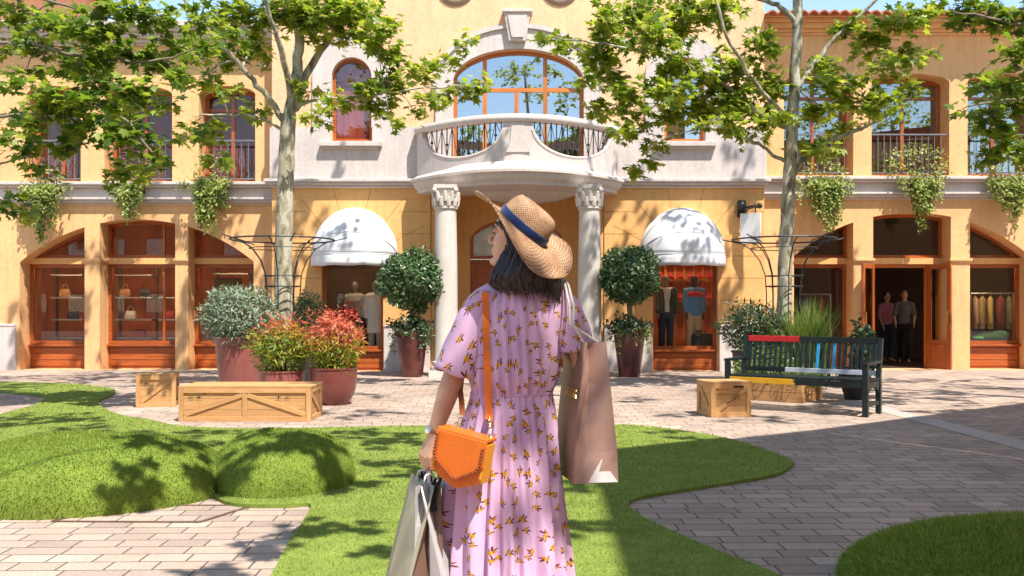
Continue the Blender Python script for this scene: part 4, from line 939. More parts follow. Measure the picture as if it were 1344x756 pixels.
# trailing plants on the window ledges
def trailing(px,pyt,w,h,d,label,bush=None):
    c=P(px,pyt,d); t=thing('trailing_plant',label,'trailing plant',c,'greenery trailing over the window ledges'); k=d/F; ps=[];tp=[]; mb=MB()
    trough=MB(); trough.box(c+Vector((0,.14,-.10)),(w*k*.8,.14,.14)); trough.build('trough',POTK,t,bevel=.006)
    n=int(w*.9)
    for i in range(n):
        x=random.gauss(0,w*k*.26); L=h*k*random.uniform(.4,1.25)*max(.35,1-abs(x)/(w*k*.75)); y=-.12-random.random()*.16; q=c+Vector((x,0,.02)); z=0; st=[c+Vector((x*.8,.12,-.02)),q+Vector((0,-.05,.05))]
        while z<L:
            z+=.035; p=q+Vector((random.gauss(0,.035)+.05*math.sin(z*4+i),y*min(1,z*4+.3)+random.gauss(0,.03),-z))
            for _ in range(3): ps.append(tuple(p+Vector((random.gauss(0,.03),random.gauss(0,.03),random.gauss(0,.03))))); tp.append((random.gauss(0,.6),random.gauss(-.3,.5),-.6))
        st.append(q+Vector((.03*math.sin(i),y,-L*.5))); st.append(q+Vector((.05*math.sin(L*4+i),y,-L))); mb.tube(st,.004,4,caps=False)
    if bush:
        bw,bh=bush; m=int(bw*bh*.42)
        for _ in range(m):
            v=rsph(1)[0]*RNG.uniform(.3,1)**.4; ps.append((c.x+v[0]*bw*k,c.y-.02+v[1]*.2,c.z+bh*k*.65+v[2]*bh*k*1.15)); tp.append(tuple(v+RNG.normal(0,.5,3)))
    ps=np.array(ps); tp=np.array(tp); V,Fc=scatter(OVAL,ps,RNG.normal(0,.5,ps.shape)+np.array([.1,-.6,.7]),tp,.072*RNG.uniform(.6,1.3,len(ps)))
    np_mesh('foliage',V,Fc,TRAIL,t); mb.build('stem',STEM,t)
DL_=19.72
trailing(62,243,42,66,DL_,'trailing plant hanging over the ledge at the far left, behind dark boughs',(20,14))
trailing(174,243,34,50,DL_,'thin trailing plant over the middle ledge of the left block',(30,12))
trailing(277,236,50,66,DL_,'full trailing plant spilling over the ledge next to the left tree',(26,20))
trailing(1083,236,56,68,DL_,'full trailing plant hanging next to the right tree trunk',(30,14))
trailing(1205,234,44,60,DL_,'bushy trailing plant climbing the railing above the open doorway',(46,26))
trailing(1322,234,48,54,DL_,'trailing plant on the ledge at the right edge',(34,22))
# iron tree guards
def guard(px,d,label):
    c=Vector((X(px,d),d,0)); t=thing('tree_guard',label,'tree guard',c,'flared iron tree guards'); mb=MB(); n=7
    for k in range(n):
        th=2*PI*k/n+.2; dv=Vector((math.cos(th),math.sin(th),0)); pts=[c+dv*.26]
        for z,r in ((.8,.26),(1.5,.26),(1.8,.28),(2.02,.36),(2.2,.50),(2.30,.66),(2.33,.78)): pts.append(c+dv*r+Vector((0,0,z)))
        mb.tube(pts,.009,6)
    mb.build('bars',IRON,t)
    for z,r,w in ((.35,.262,.008),(1.62,.272,.011),(1.78,.283,.008),(2.20,.50,.008),(2.335,.78,.013)):
        mb=MB(); mb.tube([c+Vector((math.cos(2*PI*i/36)*r,math.sin(2*PI*i/36)*r,z)) for i in range(37)],w,6,caps=False); mb.build('ring',IRON,t)
    mb=MB()
    for k in range(5):
        th=2*PI*k/5+.1; dv=Vector((math.cos(th),math.sin(th),0)); mb.tube([c+dv*.6+Vector((0,0,2.28)),c+dv*.98+Vector((0,0,2.37))],.009,5)
    mb.build('spike',IRON,t)
guard(371,DT,'black flared iron guard round the left tree trunk'); guard(1029,DT,'black flared iron guard round the right tree trunk')

# ================================================================ CRATES
PINE=woodmat('crate_pine',(.43,.215,.078),(.52,.285,.112),(.59,.35,.155),.6,1.0,.2)
INK=M('stencil_ink',(.03,.025,.02),.8,.2,20)
def crate(name,label,cat,corner,yaw,w,dp,h,braces,slotplate=False):
    """corner = front-left foot; local x along the front, y to the rear"""
    t=thing(name,label,cat,corner); Mz=Matrix.Rotation(yaw,3,'Z'); o=Vector(corner)
    W=lambda x,y,z: o+Mz@Vector((x,y,z))
    def B(mb,c,s): mb.box(W(*c),s,M=Mz)
    mb=MB(); n=3
    for i in range(n):
        z=.012+(h-.03)*(i+.5)/n; hh=(h-.03)/n-.003
        B(mb,(w/2,.03,z),(w-.05,.018,hh)); B(mb,(w/2,dp-.03,z),(w-.05,.018,hh)); B(mb,(.03,dp/2,z),(.018,dp-.05,hh)); B(mb,(w-.03,dp/2,z),(.018,dp-.05,hh))
    mb.build('side_boards',PINE,t,bevel=.0015)
    mb=MB(); e=.055
    for x in (e/2,w-e/2): B(mb,(x,.010,h/2-.01),(e,.02,h-.022)); B(mb,(x,dp-.010,h/2-.01),(e,.02,h-.022))
    for y in (e/2+.021,dp-e/2-.021): B(mb,(.010,y,h/2-.01),(.0202,e,h-.022)); B(mb,(w-.010,y,h/2-.01),(.0202,e,h-.022))
    for z in (e/2+.001,h-e/2-.021):
        B(mb,(w/2,.0115,z),(w-2*e-.002,.019,e)); B(mb,(w/2,dp-.0115,z),(w-2*e-.002,.019,e)); B(mb,(.0115,dp/2,z),(.019,dp-2*e-.044,e)); B(mb,(w-.0115,dp/2,z),(.019,dp-2*e-.044,e))
    mb.build('frame',PINE,t,bevel=.002)
    mb=MB()
    for (xa,za),(xb,zb) in braces: mb.bar(W(xa,.013,za),W(xb,.013,zb),.016,.05,up=(0,0,1))
    mb.bar(W(.013,dp-.08,h-.08),W(.013,.08,.06),.016,.05); mb.bar(W(w-.013,.08,h-.08),W(w-.013,dp-.08,.06),.016,.05); mb.build('brace',PINE,t,bevel=.0015)
    mb=MB(); k=max(3,round(dp/.14))
    for i in range(k): B(mb,(w/2,dp*(i+.5)/k,h-.009),(w+.012,dp/k-.002,.02))
    mb.build('lid',PINE,t,bevel=.002)
    if slotplate:
        mb=MB(); B(mb,(w*.68,-.0015,h-.058),(.13,.006,.022)); mb.build('slot_shade_plate',INK,t,bevel=.002)  # dark plate on the board, standing in for the shade inside a hand hole
    return t,W,Mz
def stamp(t,W,Mz,kind,x,z,s=.06):
    """small stencilled handling mark on the front boards"""
    mb=MB(); y=.0205; ex=Mz@Vector((1,0,0)); ez=Vector((0,0,1)); ey=Mz@Vector((0,-1,0))*.0008
    def poly(p): mb.prism([(a*s,b*s) for a,b in p],W(x,y,z),ex,ez,ey)
    def frame():
        for p in (((-.5,-.5),(.5,-.5),(.5,-.46),(-.5,-.46)),((-.5,.46),(.5,.46),(.5,.5),(-.5,.5)),((-.5,-.46),(-.46,-.46),(-.46,.46),(-.5,.46)),((.46,-.46),(.5,-.46),(.5,.46),(.46,.46))): poly(p)
    frame()
    if kind=='arrows':
        for c in (-.2,.2): poly([(c-.05,-.3),(c+.05,-.3),(c+.05,.05),(c+.15,.05),(c,.34),(c-.15,.05),(c-.05,.05)])
    elif kind=='umbrella':
        poly([(.36*math.cos(PI*i/12),.36*math.sin(PI*i/12)*.9) for i in range(13)]); poly([(-.03,-.33),(.03,-.33),(.03,0),(-.03,0)]); poly([(.03,-.33),(.14,-.33),(.14,-.26),(.03,-.26)])
    elif kind=='glass':
        poly([(-.22,.34),(-.16,.05),(-.04,-.06),(.04,-.06),(.16,.05),(.22,.34)]); poly([(-.03,-.3),(.03,-.3),(.03,-.06),(-.03,-.06)]); poly([(-.18,-.36),(.18,-.36),(.18,-.3),(-.18,-.3)])
    else:
        for k in range(3):
            a=PI/2+2*PI*k/3; c,s_=math.cos(a),math.sin(a); r=lambda u,v:(u*c-v*s_,u*s_+v*c)
            poly([r(.06,-.10),r(.36,-.02),r(.30,.14),r(.06,.06)])
    mb.build('stencil_mark',INK,t)
t,W_,Mz_=crate('wooden_crate','long low pine crate with stencilled handling marks on the paving before the potted shrubs','crate',(X(234,10.78),10.78,0),0,1.50,.66,.40,[((.06,.075),(.72,.30)),((.78,.30),(1.44,.075))])
mb=MB(); mb.bar(W_(.75,.012,.057),W_(.75,.012,.32),.019,.055,up=(1,0,0)); mb.build('brace',PINE,t,bevel=.002)
stamp(t,W_,Mz_,'arrows',.135,.265); stamp(t,W_,Mz_,'umbrella',.225,.265); stamp(t,W_,Mz_,'glass',1.13,.265); stamp(t,W_,Mz_,'recycle',1.225,.265)
t,W_,Mz_=crate('wooden_crate','small square pine crate left of the long crate','crate',(X(178,12.3),12.3,0),R(14),.49,.5,.43,[((.06,.07),(.43,.35))])
stamp(t,W_,Mz_,'umbrella',.13,.30,.045); stamp(t,W_,Mz_,'recycle',.345,.16,.06)
t,W_,Mz_=crate('wooden_crate','small pine crate stencilled along its diagonal brace, in front of the bench','crate',(X(933.5,11.19),11.19,0),R(10),.50,.47,.415,[((.06,.06),(.44,.33))],True)
v,f=text_geo('FRAGILE',.052); a=math.atan2(.27,.38); mb=MB(); rt=Matrix.Rotation(a,3,'Z')
mb.add([W_(*( (q:=rt@p).x+.27, .004-.0004-q.z, q.y+.208)) for p in v],f); mb.build('stencil_lettering',INK,t,fix=False)
# planter box with grasses behind the bench
cr=Vector((X(1052,12.86),12.86,0)); yaw=R(-38); w=1.05; c0=cr-Matrix.Rotation(yaw,3,'Z')@Vector((w,0,0))
t=thing('wooden_planter','open pine planter box filled with tall green grasses behind the bench','planter',c0); Mz=Matrix.Rotation(yaw,3,'Z'); W=lambda x,y,z: c0+Mz@Vector((x,y,z)); dp=.80
mb=MB()
for z in (.068,.203):
    for (c,s) in (((w/2,.015,z),(w,.03,.13)),((w/2,dp-.015,z),(w,.03,.13)),((.015,dp/2,z),(.0295,dp-.062,.13)),((w-.015,dp/2,z),(.0295,dp-.062,.13))): mb.box(W(*c),s,M=Mz)
mb.build('boards',PINE,t,bevel=.003)
mb=MB(); mb.box(W(w/2,dp/2,.115),(w-.062,dp-.062,.22),M=Mz); mb.build('soil',SOIL,t)
def tallgrass(t,c,n,h,spread,lean,name,mat=GRASSL,r=.10):
    V=[];Fc=[]
    for i in range(n):
        th=random.uniform(0,2*PI); d=Vector((math.cos(th),math.sin(th),0)); b=Vector(c)+Vector((random.gauss(0,spread),random.gauss(0,spread*.6),0)); L=h*random.uniform(.55,1.1); ln=lean*random.uniform(.2,1); wv=d.cross(Vector((0,0,1)))*.0075; o=len(V)
        for j in range(6):
            s=j/5; p=b+d*(ln*L*s**2.0)+Vector((0,0,L*(s-.28*ln*s**3))); ww=wv*(1-s**2*.98)*(.6+.8*min(1,s*4)); V+=[tuple(p-ww),tuple(p+ww)]
        for j in range(5): Fc.append((o+2*j,o+2*j+1,o+2*j+3,o+2*j+2))
    np_mesh(name,V,Fc,mat,t)
tallgrass(t,W(.96,.52,.2),620,1.24,.115,.45,'tall_grass'); tallgrass(t,W(.95,.2,.2),180,.42,.14,.9,'low_grass')
foliage(t,W(.52,.34,.40),(.56,.34,.32),2600,.08,GRASSL,NARROW,.2,.2,name='ground_cover',up=.5)

# ================================================================ BENCH
BGREEN=M('dark_green_bench_paint',(.006,.014,.013),.42,.25,6,.06,.05,60,.35,coat=.05)
BRED=M('red_paint',(.55,.012,.015),.42,.12,6,.05); BBLUE=M('blue_paint',(.012,.26,.52),.42,.12,6,.05); BWHITE=M('white_paint',(.62,.63,.66),.5,.1,6,.05); BYEL=M('yellow_paint',(.62,.33,.012),.45,.12,6,.05)
fl=Vector((X(952,12.3),12.3,0)); fr=Vector((X(1140,11.19),11.19,0)); ex=(fr-fl); BL=ex.length; ex.normalize(); ey=Vector((-ex.y,ex.x,0)); ya=math.atan2(ex.y,ex.x); Mb=Matrix.Rotation(ya,3,'Z')
bench=thing('park_bench','dark green slatted bench with red, blue, white and yellow painted pieces','bench',fl)
W=lambda x,y,z: fl+ex*x+ey*y+Vector((0,0,z))
def BB(mb,c,s): mb.box(W(*c),s,M=Mb)
for x in (.035,BL-.035):
    mb=MB(); BB(mb,(x,0,.30),(.065,.06,.60)); mb.build('leg',BGREEN,bench,bevel=.004)
    mb=MB(); mb.bar(W(x,.50,0),W(x,.50,.42),.065,.06,up=ex); mb.bar(W(x,.495,.415),W(x,.585,.915),.062,.055,up=ex); mb.build('leg',BGREEN,bench,bevel=.004)
    mb=MB(); mb.bar(W(x,-.04,.62),W(x,.53,.635),.075,.035); mb.build('armrest',BGREEN,bench,bevel=.006)
    mb=MB(); BB(mb,(x,.25,.14),(.04,.44,.045)); mb.build('side_stretcher',BGREEN,bench,bevel=.003)
    mb=MB(); BB(mb,(x,.25,.37),(.045,.44,.07)); mb.prism([(.05,0),(.17,0),(.08,-.05),(.05,-.13)],W(x-.02,0,.335),ey,(0,0,1),ex*.04); mb.prism([(.33,0),(.45,0),(.45,-.13),(.42,-.05)],W(x-.02,0,.335),ey,(0,0,1),ex*.04); mb.build('seat_rail',BGREEN,bench,bevel=.003)
mb=MB(); 
for i in range(6): BB(mb,(BL/2,.015+i*.083,.425),(BL-.02 if 0<i<6 else BL-.14,.066,.024))
mb.build('seat',BGREEN,bench,bevel=.004)
yb_=lambda z: .495+.18*(z-.415)
e0=.44*BL
mb=MB(); BB(mb,((.07+e0+.10)/2,-.012,.375),(e0+.03,.028,.07)); mb.build('front_apron',BYEL,bench,bevel=.003)
mb=MB(); BB(mb,((e0+.135+BL-.07)/2,-.012,.375),(BL-.07-e0-.135,.028,.07)); mb.build('front_apron',BGREEN,bench,bevel=.003)
zt=.885; s0=.42*BL
for a,b,m in ((.068,s0,BRED),(s0+.001,BL-.068,BGREEN)):
    mb=MB(); mb.bar(W(a,yb_(zt),zt),W(b,yb_(zt),zt),.036,.075); tag(mb.build('top_rail',m,bench,bevel=.004),'red left half of the top rail' if m is BRED else None)
zl_=.49; s1=.33*BL
for a,b,m in ((.068,s1,BGREEN),(s1+.001,BL-.068,BWHITE)):
    mb=MB(); mb.bar(W(a,yb_(zl_),zl_),W(b,yb_(zl_),zl_),.034,.06); tag(mb.build('lower_rail',m,bench,bevel=.004),'white part of the lower back rail' if m is BWHITE else None)
ns=24
for i in range(ns):
    x=.068+(BL-.136)*(i+.5)/ns; m=BBLUE if i in (13,16) else BGREEN; mb=MB(); mb.bar(W(x,yb_(zl_),zl_+.03),W(x,yb_(zt),zt-.037),.016,.036,up=ex)
    tag(mb.build('back_slat',m,bench,bevel=.002),'blue painted back slat' if m is BBLUE else None)
# ================================================================ INSIDE THE SHOPS
def cloth(name,c,rough=.85,**k): return M(name,c,rough,.12,8,.06,.12,220,.2,sheen=.15,**k)
def human(mb,h,arm=(0,0),lean=0,step=0,head=True):
    """one standing figure about the origin facing -Y, height h; arm = outward and forward swing"""
    s=h/1.7; V3=lambda x,y,z: Vector((x*s,y*s,z*s)); ly=-lean
    mb.tube([V3(0,.01,.86),V3(0,0,.98),V3(0,ly*.3,1.12),V3(0,ly*.6,1.28),V3(0,ly,1.40),V3(0,ly,1.46)],[.135*s,.13*s,.115*s,.145*s,.12*s,.06*s],14,ry=.68)
    for g in (-1,1):
        st=step*g; mb.tube([V3(.085*g,.0,.90),V3(.09*g,-st*.4-.01,.50),V3(.09*g,-st*.3+.02,.09)],[.088*s,.058*s,.038*s],10)
        mb.tube([V3(.09*g,-st*.3+.05,.045),V3(.095*g,-st*.3-.05,.04),V3(.10*g,-st*.3-.15,.025)],[.035*s,.038*s,.025*s],8)
        sh=V3(.165*g,ly,1.38); el=V3((.20+arm[0]*.2)*g,ly-.06*arm[1],1.10); wr=V3((.19+arm[0]*.1)*g,ly-.04-.30*arm[1],.88+.10*arm[1]); ha=wr+(wr-el).normalized()*.10*s
        mb.tube([V3(.10*g,ly,1.40),sh,el,wr],[.055*s,.052*s,.040*s,.026*s],10)
        mb.ell((wr+ha)/2,(.022*s,.035*s,.055*s),8)
        for q in range(4): mb.tube([ha+V3(0,(q-1.5)*.016,.03),ha+V3(0,(q-1.5)*.016-.006,-.045)],[.010*s,.007*s],6)
    if head:
        mb.tube([V3(0,ly,1.42),V3(0,ly-.01,1.53)],[.052*s,.05*s],10); mb.ell(V3(0,ly-.015,1.60),(.072*s,.092*s,.112*s),14); mb.tube([V3(0,ly-.10,1.615),V3(0,ly-.122,1.585),V3(0,ly-.095,1.575)],[.008*s,.013*s,.009*s],6)
        for g in (-1,1): mb.ell(V3(.074*g,ly,1.595),(.01*s,.02*s,.03*s),6)
def garment(mb,h,kind,arm=(0,0),lean=0,step=0):
    s=h/1.7; V3=lambda x,y,z: Vector((x*s,y*s,z*s)); ly=-lean
    if kind in('top','jacket','coat'):
        lo={'top':.92,'jacket':.84,'coat':.58}[kind]; f={'top':1.0,'jacket':1.12,'coat':1.2}[kind]
        mb.tube([V3(0,.01,lo),V3(0,0,.98),V3(0,ly*.3,1.12),V3(0,ly*.6,1.28),V3(0,ly,1.40),V3(0,ly,1.455)],[.165*s*f,.15*s*f,.135*s*f,.163*s*f,.135*s*f,.062*s],16,ry=.70)
        for g in (-1,1):
            sh=V3(.165*g,ly,1.38); el=V3((.20+arm[0]*.2)*g,ly-.06*arm[1],1.10); wr=V3((.19+arm[0]*.1)*g,ly-.04-.30*arm[1],.88+.10*arm[1])
            pts=[V3(.09*g,ly,1.39),sh,el]; rs=[.07*s,.069*s*f,.058*s*f]
            if kind!='top': pts.append(el+(wr-el)*.9); rs.append(.046*s*f)
            mb.tube(pts,rs,10)
    else:
        mb.tube([V3(0,.01,.78),V3(0,.01,.88),V3(0,0,1.0)],[.16*s,.155*s,.14*s],14,ry=.74)
        for g in (-1,1):
            st=step*g; mb.tube([V3(.082*g,0,.90),V3(.09*g,-st*.4-.01,.50),V3(.09*g,-st*.3+.02,.10)],[.10*s,.078*s,.066*s],10)
def place(me,loc,rz): me.transform(Matrix.Translation(loc)@Matrix.Rotation(rz,4,'Z')); return me
def figure(name,label,cat,loc,rz,h,bodymat,outfit,vox=.013,hair=None,group=None,**k):
    mb=MB(); human(mb,h,**k); o=mesh_obj(name,place(remesh(mb,vox,3),Vector(loc),rz),bodymat); tag(o,label,cat,group)
    for nm,kind,mt in outfit:
        mb=MB(); garment(mb,h,kind,**k); mesh_obj(nm,place(remesh(mb,vox,2),Vector(loc),rz),mt,o)
    if hair:
        mb=MB(); s=h/1.7; ly=-k.get('lean',0); mb.ell((0,(ly+.02)*s,1.625*s),(.084*s,.092*s,.098*s),14); mb.ell((0,(ly+.055)*s,1.52*s),(.07*s,.045*s,.12*s),12); mesh_obj('hair',place(remesh(mb,.012,2),Vector(loc),rz),hair,o)
    return o
SKIN=M('skin',(.60,.34,.22),.5,.06,9,.03,.05,300,.4)
HAIRM=M('dark_hair_plain',(.018,.011,.008),.45,.3,20,.1,.2,120)
GREYT=cloth('grey_tee',(.13,.13,.14)); PINKT=cloth('pink_top',(.55,.20,.28)); BLK=cloth('black_cloth',(.02,.02,.022)); NAVY=cloth('navy_cloth',(.03,.04,.075))
figure('person','person in a grey tee and black trousers stepping out of the open shop door','person',(X(1187,22.3),22.3,.02),R(-20),1.68,SKIN,[('tee','top',GREYT),('trousers','trousers',BLK)],hair=HAIRM,arm=(.1,.45),step=.28)
figure('person','person in a pink top and dark jeans, left in the open shop doorway','person',(X(1164,22.8),22.8,.02),R(15),1.64,SKIN,[('top','top',PINKT),('jeans','trousers',NAVY)],hair=HAIRM,arm=(.05,.2),step=.1)
SHOEW=M('white_shoe',(.6,.6,.6),.5,.05)
MAN=M('grey_mannequin',(.22,.20,.19),.5,.05); MANB=M('black_mannequin',(.018,.016,.016),.4,.05)
yw=D0+.62
figure('mannequin','mannequin in a long pale cream coat in the window left of the columns','mannequin',(X(493,yw),yw,.2),0,1.66,MAN,[('coat','coat',cloth('cream_coat',(.78,.74,.66))),('trousers','trousers',cloth('cream_trousers',(.42,.38,.32)))],group='shop window mannequins')
figure('mannequin','grey headed mannequin in a stone coloured jacket, behind the cream coat','mannequin',(X(466,yw+.45),yw+.45,.2),R(-15),1.66,MAN,[('jacket','coat',cloth('stone_coat',(.5,.47,.42)))],group='shop window mannequins')
figure('mannequin','mannequin in a dark jacket over a white tee in the right awning window','mannequin',(X(874,yw),yw,.3),R(8),1.68,MAN,[('tee','top',cloth('white_tee',(.6,.6,.58))),('trousers','trousers',NAVY)],group='shop window mannequins')
mb=MB()
s=1.68/1.7
for g in (-1,1):
    mb.tube([Vector((.085*g*s,0,.86)),Vector((.09*g*s,0,1.1)),Vector((.11*g*s,0,1.30)),Vector((.12*g*s,0,1.40))],[.085,.085,.085,.06],10,ry=1.3)
    mb.tube([Vector((.12*g,0,1.38)),Vector((.18*g,0,1.36)),Vector((.21*g,-.01,1.09)),Vector((.20*g,-.05,.88))],[.07,.075,.062,.05],10)
o=[q for q in bpy.data.objects if q.get('label','').startswith('mannequin in a dark jacket')][0]
mesh_obj('jacket',place(remesh(mb,.013,2),Vector((X(874,yw),yw,.3)),R(8)),cloth('dark_jacket',(.06,.065,.05)),o)
m2=figure('mannequin','black mannequin in a blue jacket with a red chest panel and beige trousers','mannequin',(X(911,yw),yw,.3),R(10),1.68,MANB,[('jacket','jacket',cloth('blue_denim',(.09,.30,.60))),('trousers','trousers',cloth('beige_trousers',(.62,.48,.32)))],group='shop window mannequins')
mb=MB(); mb.tube([Vector((-.15,-.02,1.28)),Vector((-.07,-.075,1.285)),Vector((.07,-.075,1.285)),Vector((.15,-.02,1.28))],[.055,.065,.065,.055],10); mesh_obj('chest_panel',place(remesh(mb,.012,2),Vector((X(911,yw),yw-.035,.3)),R(10)),cloth('red_panel',(.55,.03,.03)),m2)
def box_thing(name,label,cat,c,size,mat,rz=0,bevel=.01,part=None):
    mb=MB(); mb.box(Vector(c)+Vector((0,0,size[2]/2)),size,rz); return mb
t=thing('suitcase','black suitcase standing beside the blue jacket in the right awning window','suitcase',(X(921,yw-.1),yw-.1,.15)); q=t.location
mb=MB(); mb.box(q+Vector((0,0,.30)),(.42,.2,.60)); mb.build('shell',M('black_shell',(.015,.015,.017),.4),t,bevel=.035)
mb=MB(); mb.tube([q+Vector((-.09,0,.59)),q+Vector((-.09,0,.66)),q+Vector((.09,0,.66)),q+Vector((.09,0,.59))],.012,8); mb.build('handle',IRON,t)
# wall rack of red shoes behind
t=thing('shoe_rack','wall rack with rows of small red goods behind the two mannequins','rack',(X(897,D0+1.6),D0+1.6,1.2)); REDG=cloth('red_goods',(.55,.03,.025))
SLATO=M('orange_slat',(.72,.24,.07),.6,.2,3); xr0,xr1=X(862,D0+1.55),X(936,D0+1.55); mb=MB()
for i in range(7): x=xr0+(xr1-xr0)*i/6; mb.box((x,D0+1.66,1.55),(.05,.03,2.4))
mb.build('slats',SLATO,t); mb=MB()
for z in (1.45,1.92,2.3): mb.box(((xr0+xr1)/2,D0+1.52,z),(xr1-xr0,.22,.025))
mb.build('shelf',WOOD,t)
for z in (1.46,1.93):
    for i in range(6):
        mb=MB(); x=xr0+.1+(xr1-xr0-.2)*i/5; mb.ell((x,D0+1.5,z+.05),(.07,.10,.05),10); mb.ell((x,D0+1.56,z+.10),(.05,.05,.06),10); me=remesh(mb,.012,1); tag(mesh_obj('shoe',me,REDG),'small red shoe on the rack behind the mannequins','shoe','red shoes on the rack')
# red round bag in the left awning window
c=Vector((X(459,yw+.2),yw+.2,1.12)); mb=MB(); mb.ell(c,(.20,.09,.17),18); t=tag(mesh_obj('handbag',remesh(mb,.012,2),cloth('red_leather',(.60,.015,.02),.4)),'round bright red bag beside the coats in the left awning window','handbag')
mb=MB(); mb.tube([c+Vector((.12*math.cos(a),0,.14+.16*math.sin(a))) for a in np.linspace(0,PI,12)],.012,6); mb.build('handle',REDG,t)
mb=MB(); mb.box((c.x,c.y,.52),(.36,.3,.84)); mb.box((c.x,c.y,.945),(.42,.36,.025)); tag(mb.build('plinth_block',M('plinth_dark',(.06,.03,.025),.6),bevel=.006),'dark display block carrying the red bag','display block')
# shelves in the left block
STEELS=M('shelf_steel',(.42,.40,.38),.35,.08,4,metal=.7)
def handbag(c,mat,label,group,w=.24,h=.18):
    c=Vector(c); t=thing('handbag',label,'handbag',c,group); mb=MB()
    mb.loft([[(c.x+sx*w/2*k,c.y+sy*.055*k2,c.z+z) for sx,sy in ((-1,-1),(1,-1),(1,1),(-1,1))] for z,k,k2 in ((.0,.96,1.0),(h*.5,1,1),(h,.86,.45))]); mb.build('body',mat,t,bevel=.012)
    mb=MB(); mb.tube([c+Vector((w*.28*math.cos(a),0,h-.01+w*.5*math.sin(a))) for a in np.linspace(0,PI,12)],.009,6); mb.build('handle',mat,t)
def shelf_unit(xa,xb,y,zs,label,goods,group):
    t=thing('display_shelf',label,'shelf',((xa+xb)/2,y,.02)); mb=MB()
    for x in (xa,xb): mb.box((x,y,1.25),(.05,.05,2.44))
    mb.build('post',M('shelf_post',(.03,.022,.02),.5),t); 
    for z in zs:
        mb=MB(); mb.box(((xa+xb)/2,y-.1,z),(xb-xa,.42,.03)); mb.build('shelf',STEELS,t,bevel=.003)
    for fx,zi,mat,lab in goods: handbag((xa+(xb-xa)*fx,y-.14,zs[zi]+.016),mat,lab,group)
LBK=cloth('black_leather',(.015,.013,.013),.4); LTN=cloth('tan_leather',(.34,.15,.06),.45); LRD=cloth('crimson_leather',(.34,.03,.03),.45); LCR=cloth('cream_leather',(.55,.48,.4),.45)
YS=D1+1.5
shelf_unit(X(75,YS),X(116,YS),YS,(.62,1.03,1.52,2.02),'steel display shelves in the leftmost arched window',[(.6,1,LBK,'black handbag on the shelves of the leftmost arched window'),(.35,2,LTN,'tan handbag on the shelves of the leftmost arched window')],None)
shelf_unit(X(158,YS),X(206,YS),YS,(.62,1.03,1.52,2.02),'steel display shelves in the middle arched window',[(.35,1,LCR,'cream handbag on the shelves of the middle arched window'),(.75,2,LBK,'black handbag on the upper shelf of the middle arched window'),(.2,2,LTN,'tan handbag at the end of a shelf in the middle arched window'),(.6,0,LRD,'crimson handbag on the lowest shelf of the middle arched window')],None)
shelf_unit(X(214,YS),X(236,YS),YS,(.62,1.03,1.52),'narrow steel shelves at the right of the middle arched window',[(.5,1,LRD,'crimson handbag on the narrow shelves of the middle arched window')],None)
shelf_unit(X(286,YS),X(330,YS),YS,(.62,1.03,2.05),'steel display shelves in the third arched window behind the silver shrub',[(.4,1,LBK,'black handbag on the shelves of the third arched window')],None)
mb=MB(); c=P(300,383,YS+.2); mb.box(c,(.62,.03,.62)); mb.box(c+Vector((0,-.02,0)),(.54,.012,.54),m=1); tag(mb.build('wall_picture',[M('picture_frame',(.05,.02,.015),.5),M('picture_print',(.10,.07,.03),.6,.6,9)]),'dark framed picture on the wall inside the third arched window','picture')
# bright wood panels of the shop behind the left windows
for px,wd in ((60,.5),(96,.35),(170,.9),(225,.5),(278,.45)):
    mb=MB(); mb.box((X(px,D1+3.4),D1+3.4,1.6),(wd,.05,3.0)); mb.box((X(px,D1+3.4),D1+3.37,1.6),(wd-.14,.03,2.8)); tag(mb.build('wood_screen',REDIN),'tall red wood screen standing inside the left shop','screen','red wood screens in the left shop')
# clothes rails
def rail(pxs,d,z,label,cols,fold=True):
    x0_,x1_=X(pxs[0],d),X(pxs[1],d); t=thing('clothes_rail',label,'clothes rail',((x0_+x1_)/2,d,.02)); mb=MB()
    for x in (x0_,x1_): mb.tube([(x,d,.03),(x,d,z)],.018,8); mb.box((x,d,.03),(.05,.45,.03))
    mb.build('post',STEELS,t); mb=MB(); mb.tube([(x0_,d,z),(x1_,d,z)],.016,8); mb.build('bar',STEELS,t)
    for i,(f,mat,lab) in enumerate(cols):
        x=x0_+(x1_-x0_)*f; g=MB(); a=R(random.uniform(50,72)); dx,dy=math.cos(a)*.2,math.sin(a)*.2
        g.tube([(x,d,z-.06),(x,d,z-.12),(x,d,z-.45),(x,d,z-.80)],[.05,.15,.165,.18],14,ry=.34)
        for sgn in (-1,1): g.tube([(x+sgn*.12,d,z-.13),(x+sgn*.18,d,z-.4),(x+sgn*.18,d-.02,z-.68)],[.06,.055,.045],8)
        me=remesh(g,.014,2); me.transform(Matrix.Translation((x,d,0))@Matrix.Rotation(a,4,'Z')@Matrix.Translation((-x,-d,0)))
        o=mesh_obj('jacket',me,mat); tag(o,lab,'jacket','clothes hanging in the right shop')
        h=MB(); h.tube([(x,d,z-.09),(x,d,z+.005),(x+.02,d,z+.03),(x+.03,d,z+.005)],.005,6); h.build('hanger',STEELS,o)
rail((1274,1330),D1+1.4,1.62,'steel clothes rail in the window right of the open door',[(.10,cloth('beige_jacket',(.50,.33,.2)),'beige jacket at the left end of the rail, right of the door'),(.27,cloth('sand_jacket',(.40,.27,.13)),'sand brown jacket second on the rail, right of the door'),(.46,cloth('yellow_jacket',(.56,.42,.13)),'pale yellow jacket on the rail, right of the door'),(.70,cloth('maroon_jacket',(.25,.03,.045)),'maroon jacket on the rail, right of the door'),(.90,cloth('olive_jacket',(.20,.19,.09)),'olive jacket at the right end of the rail, right of the door')])
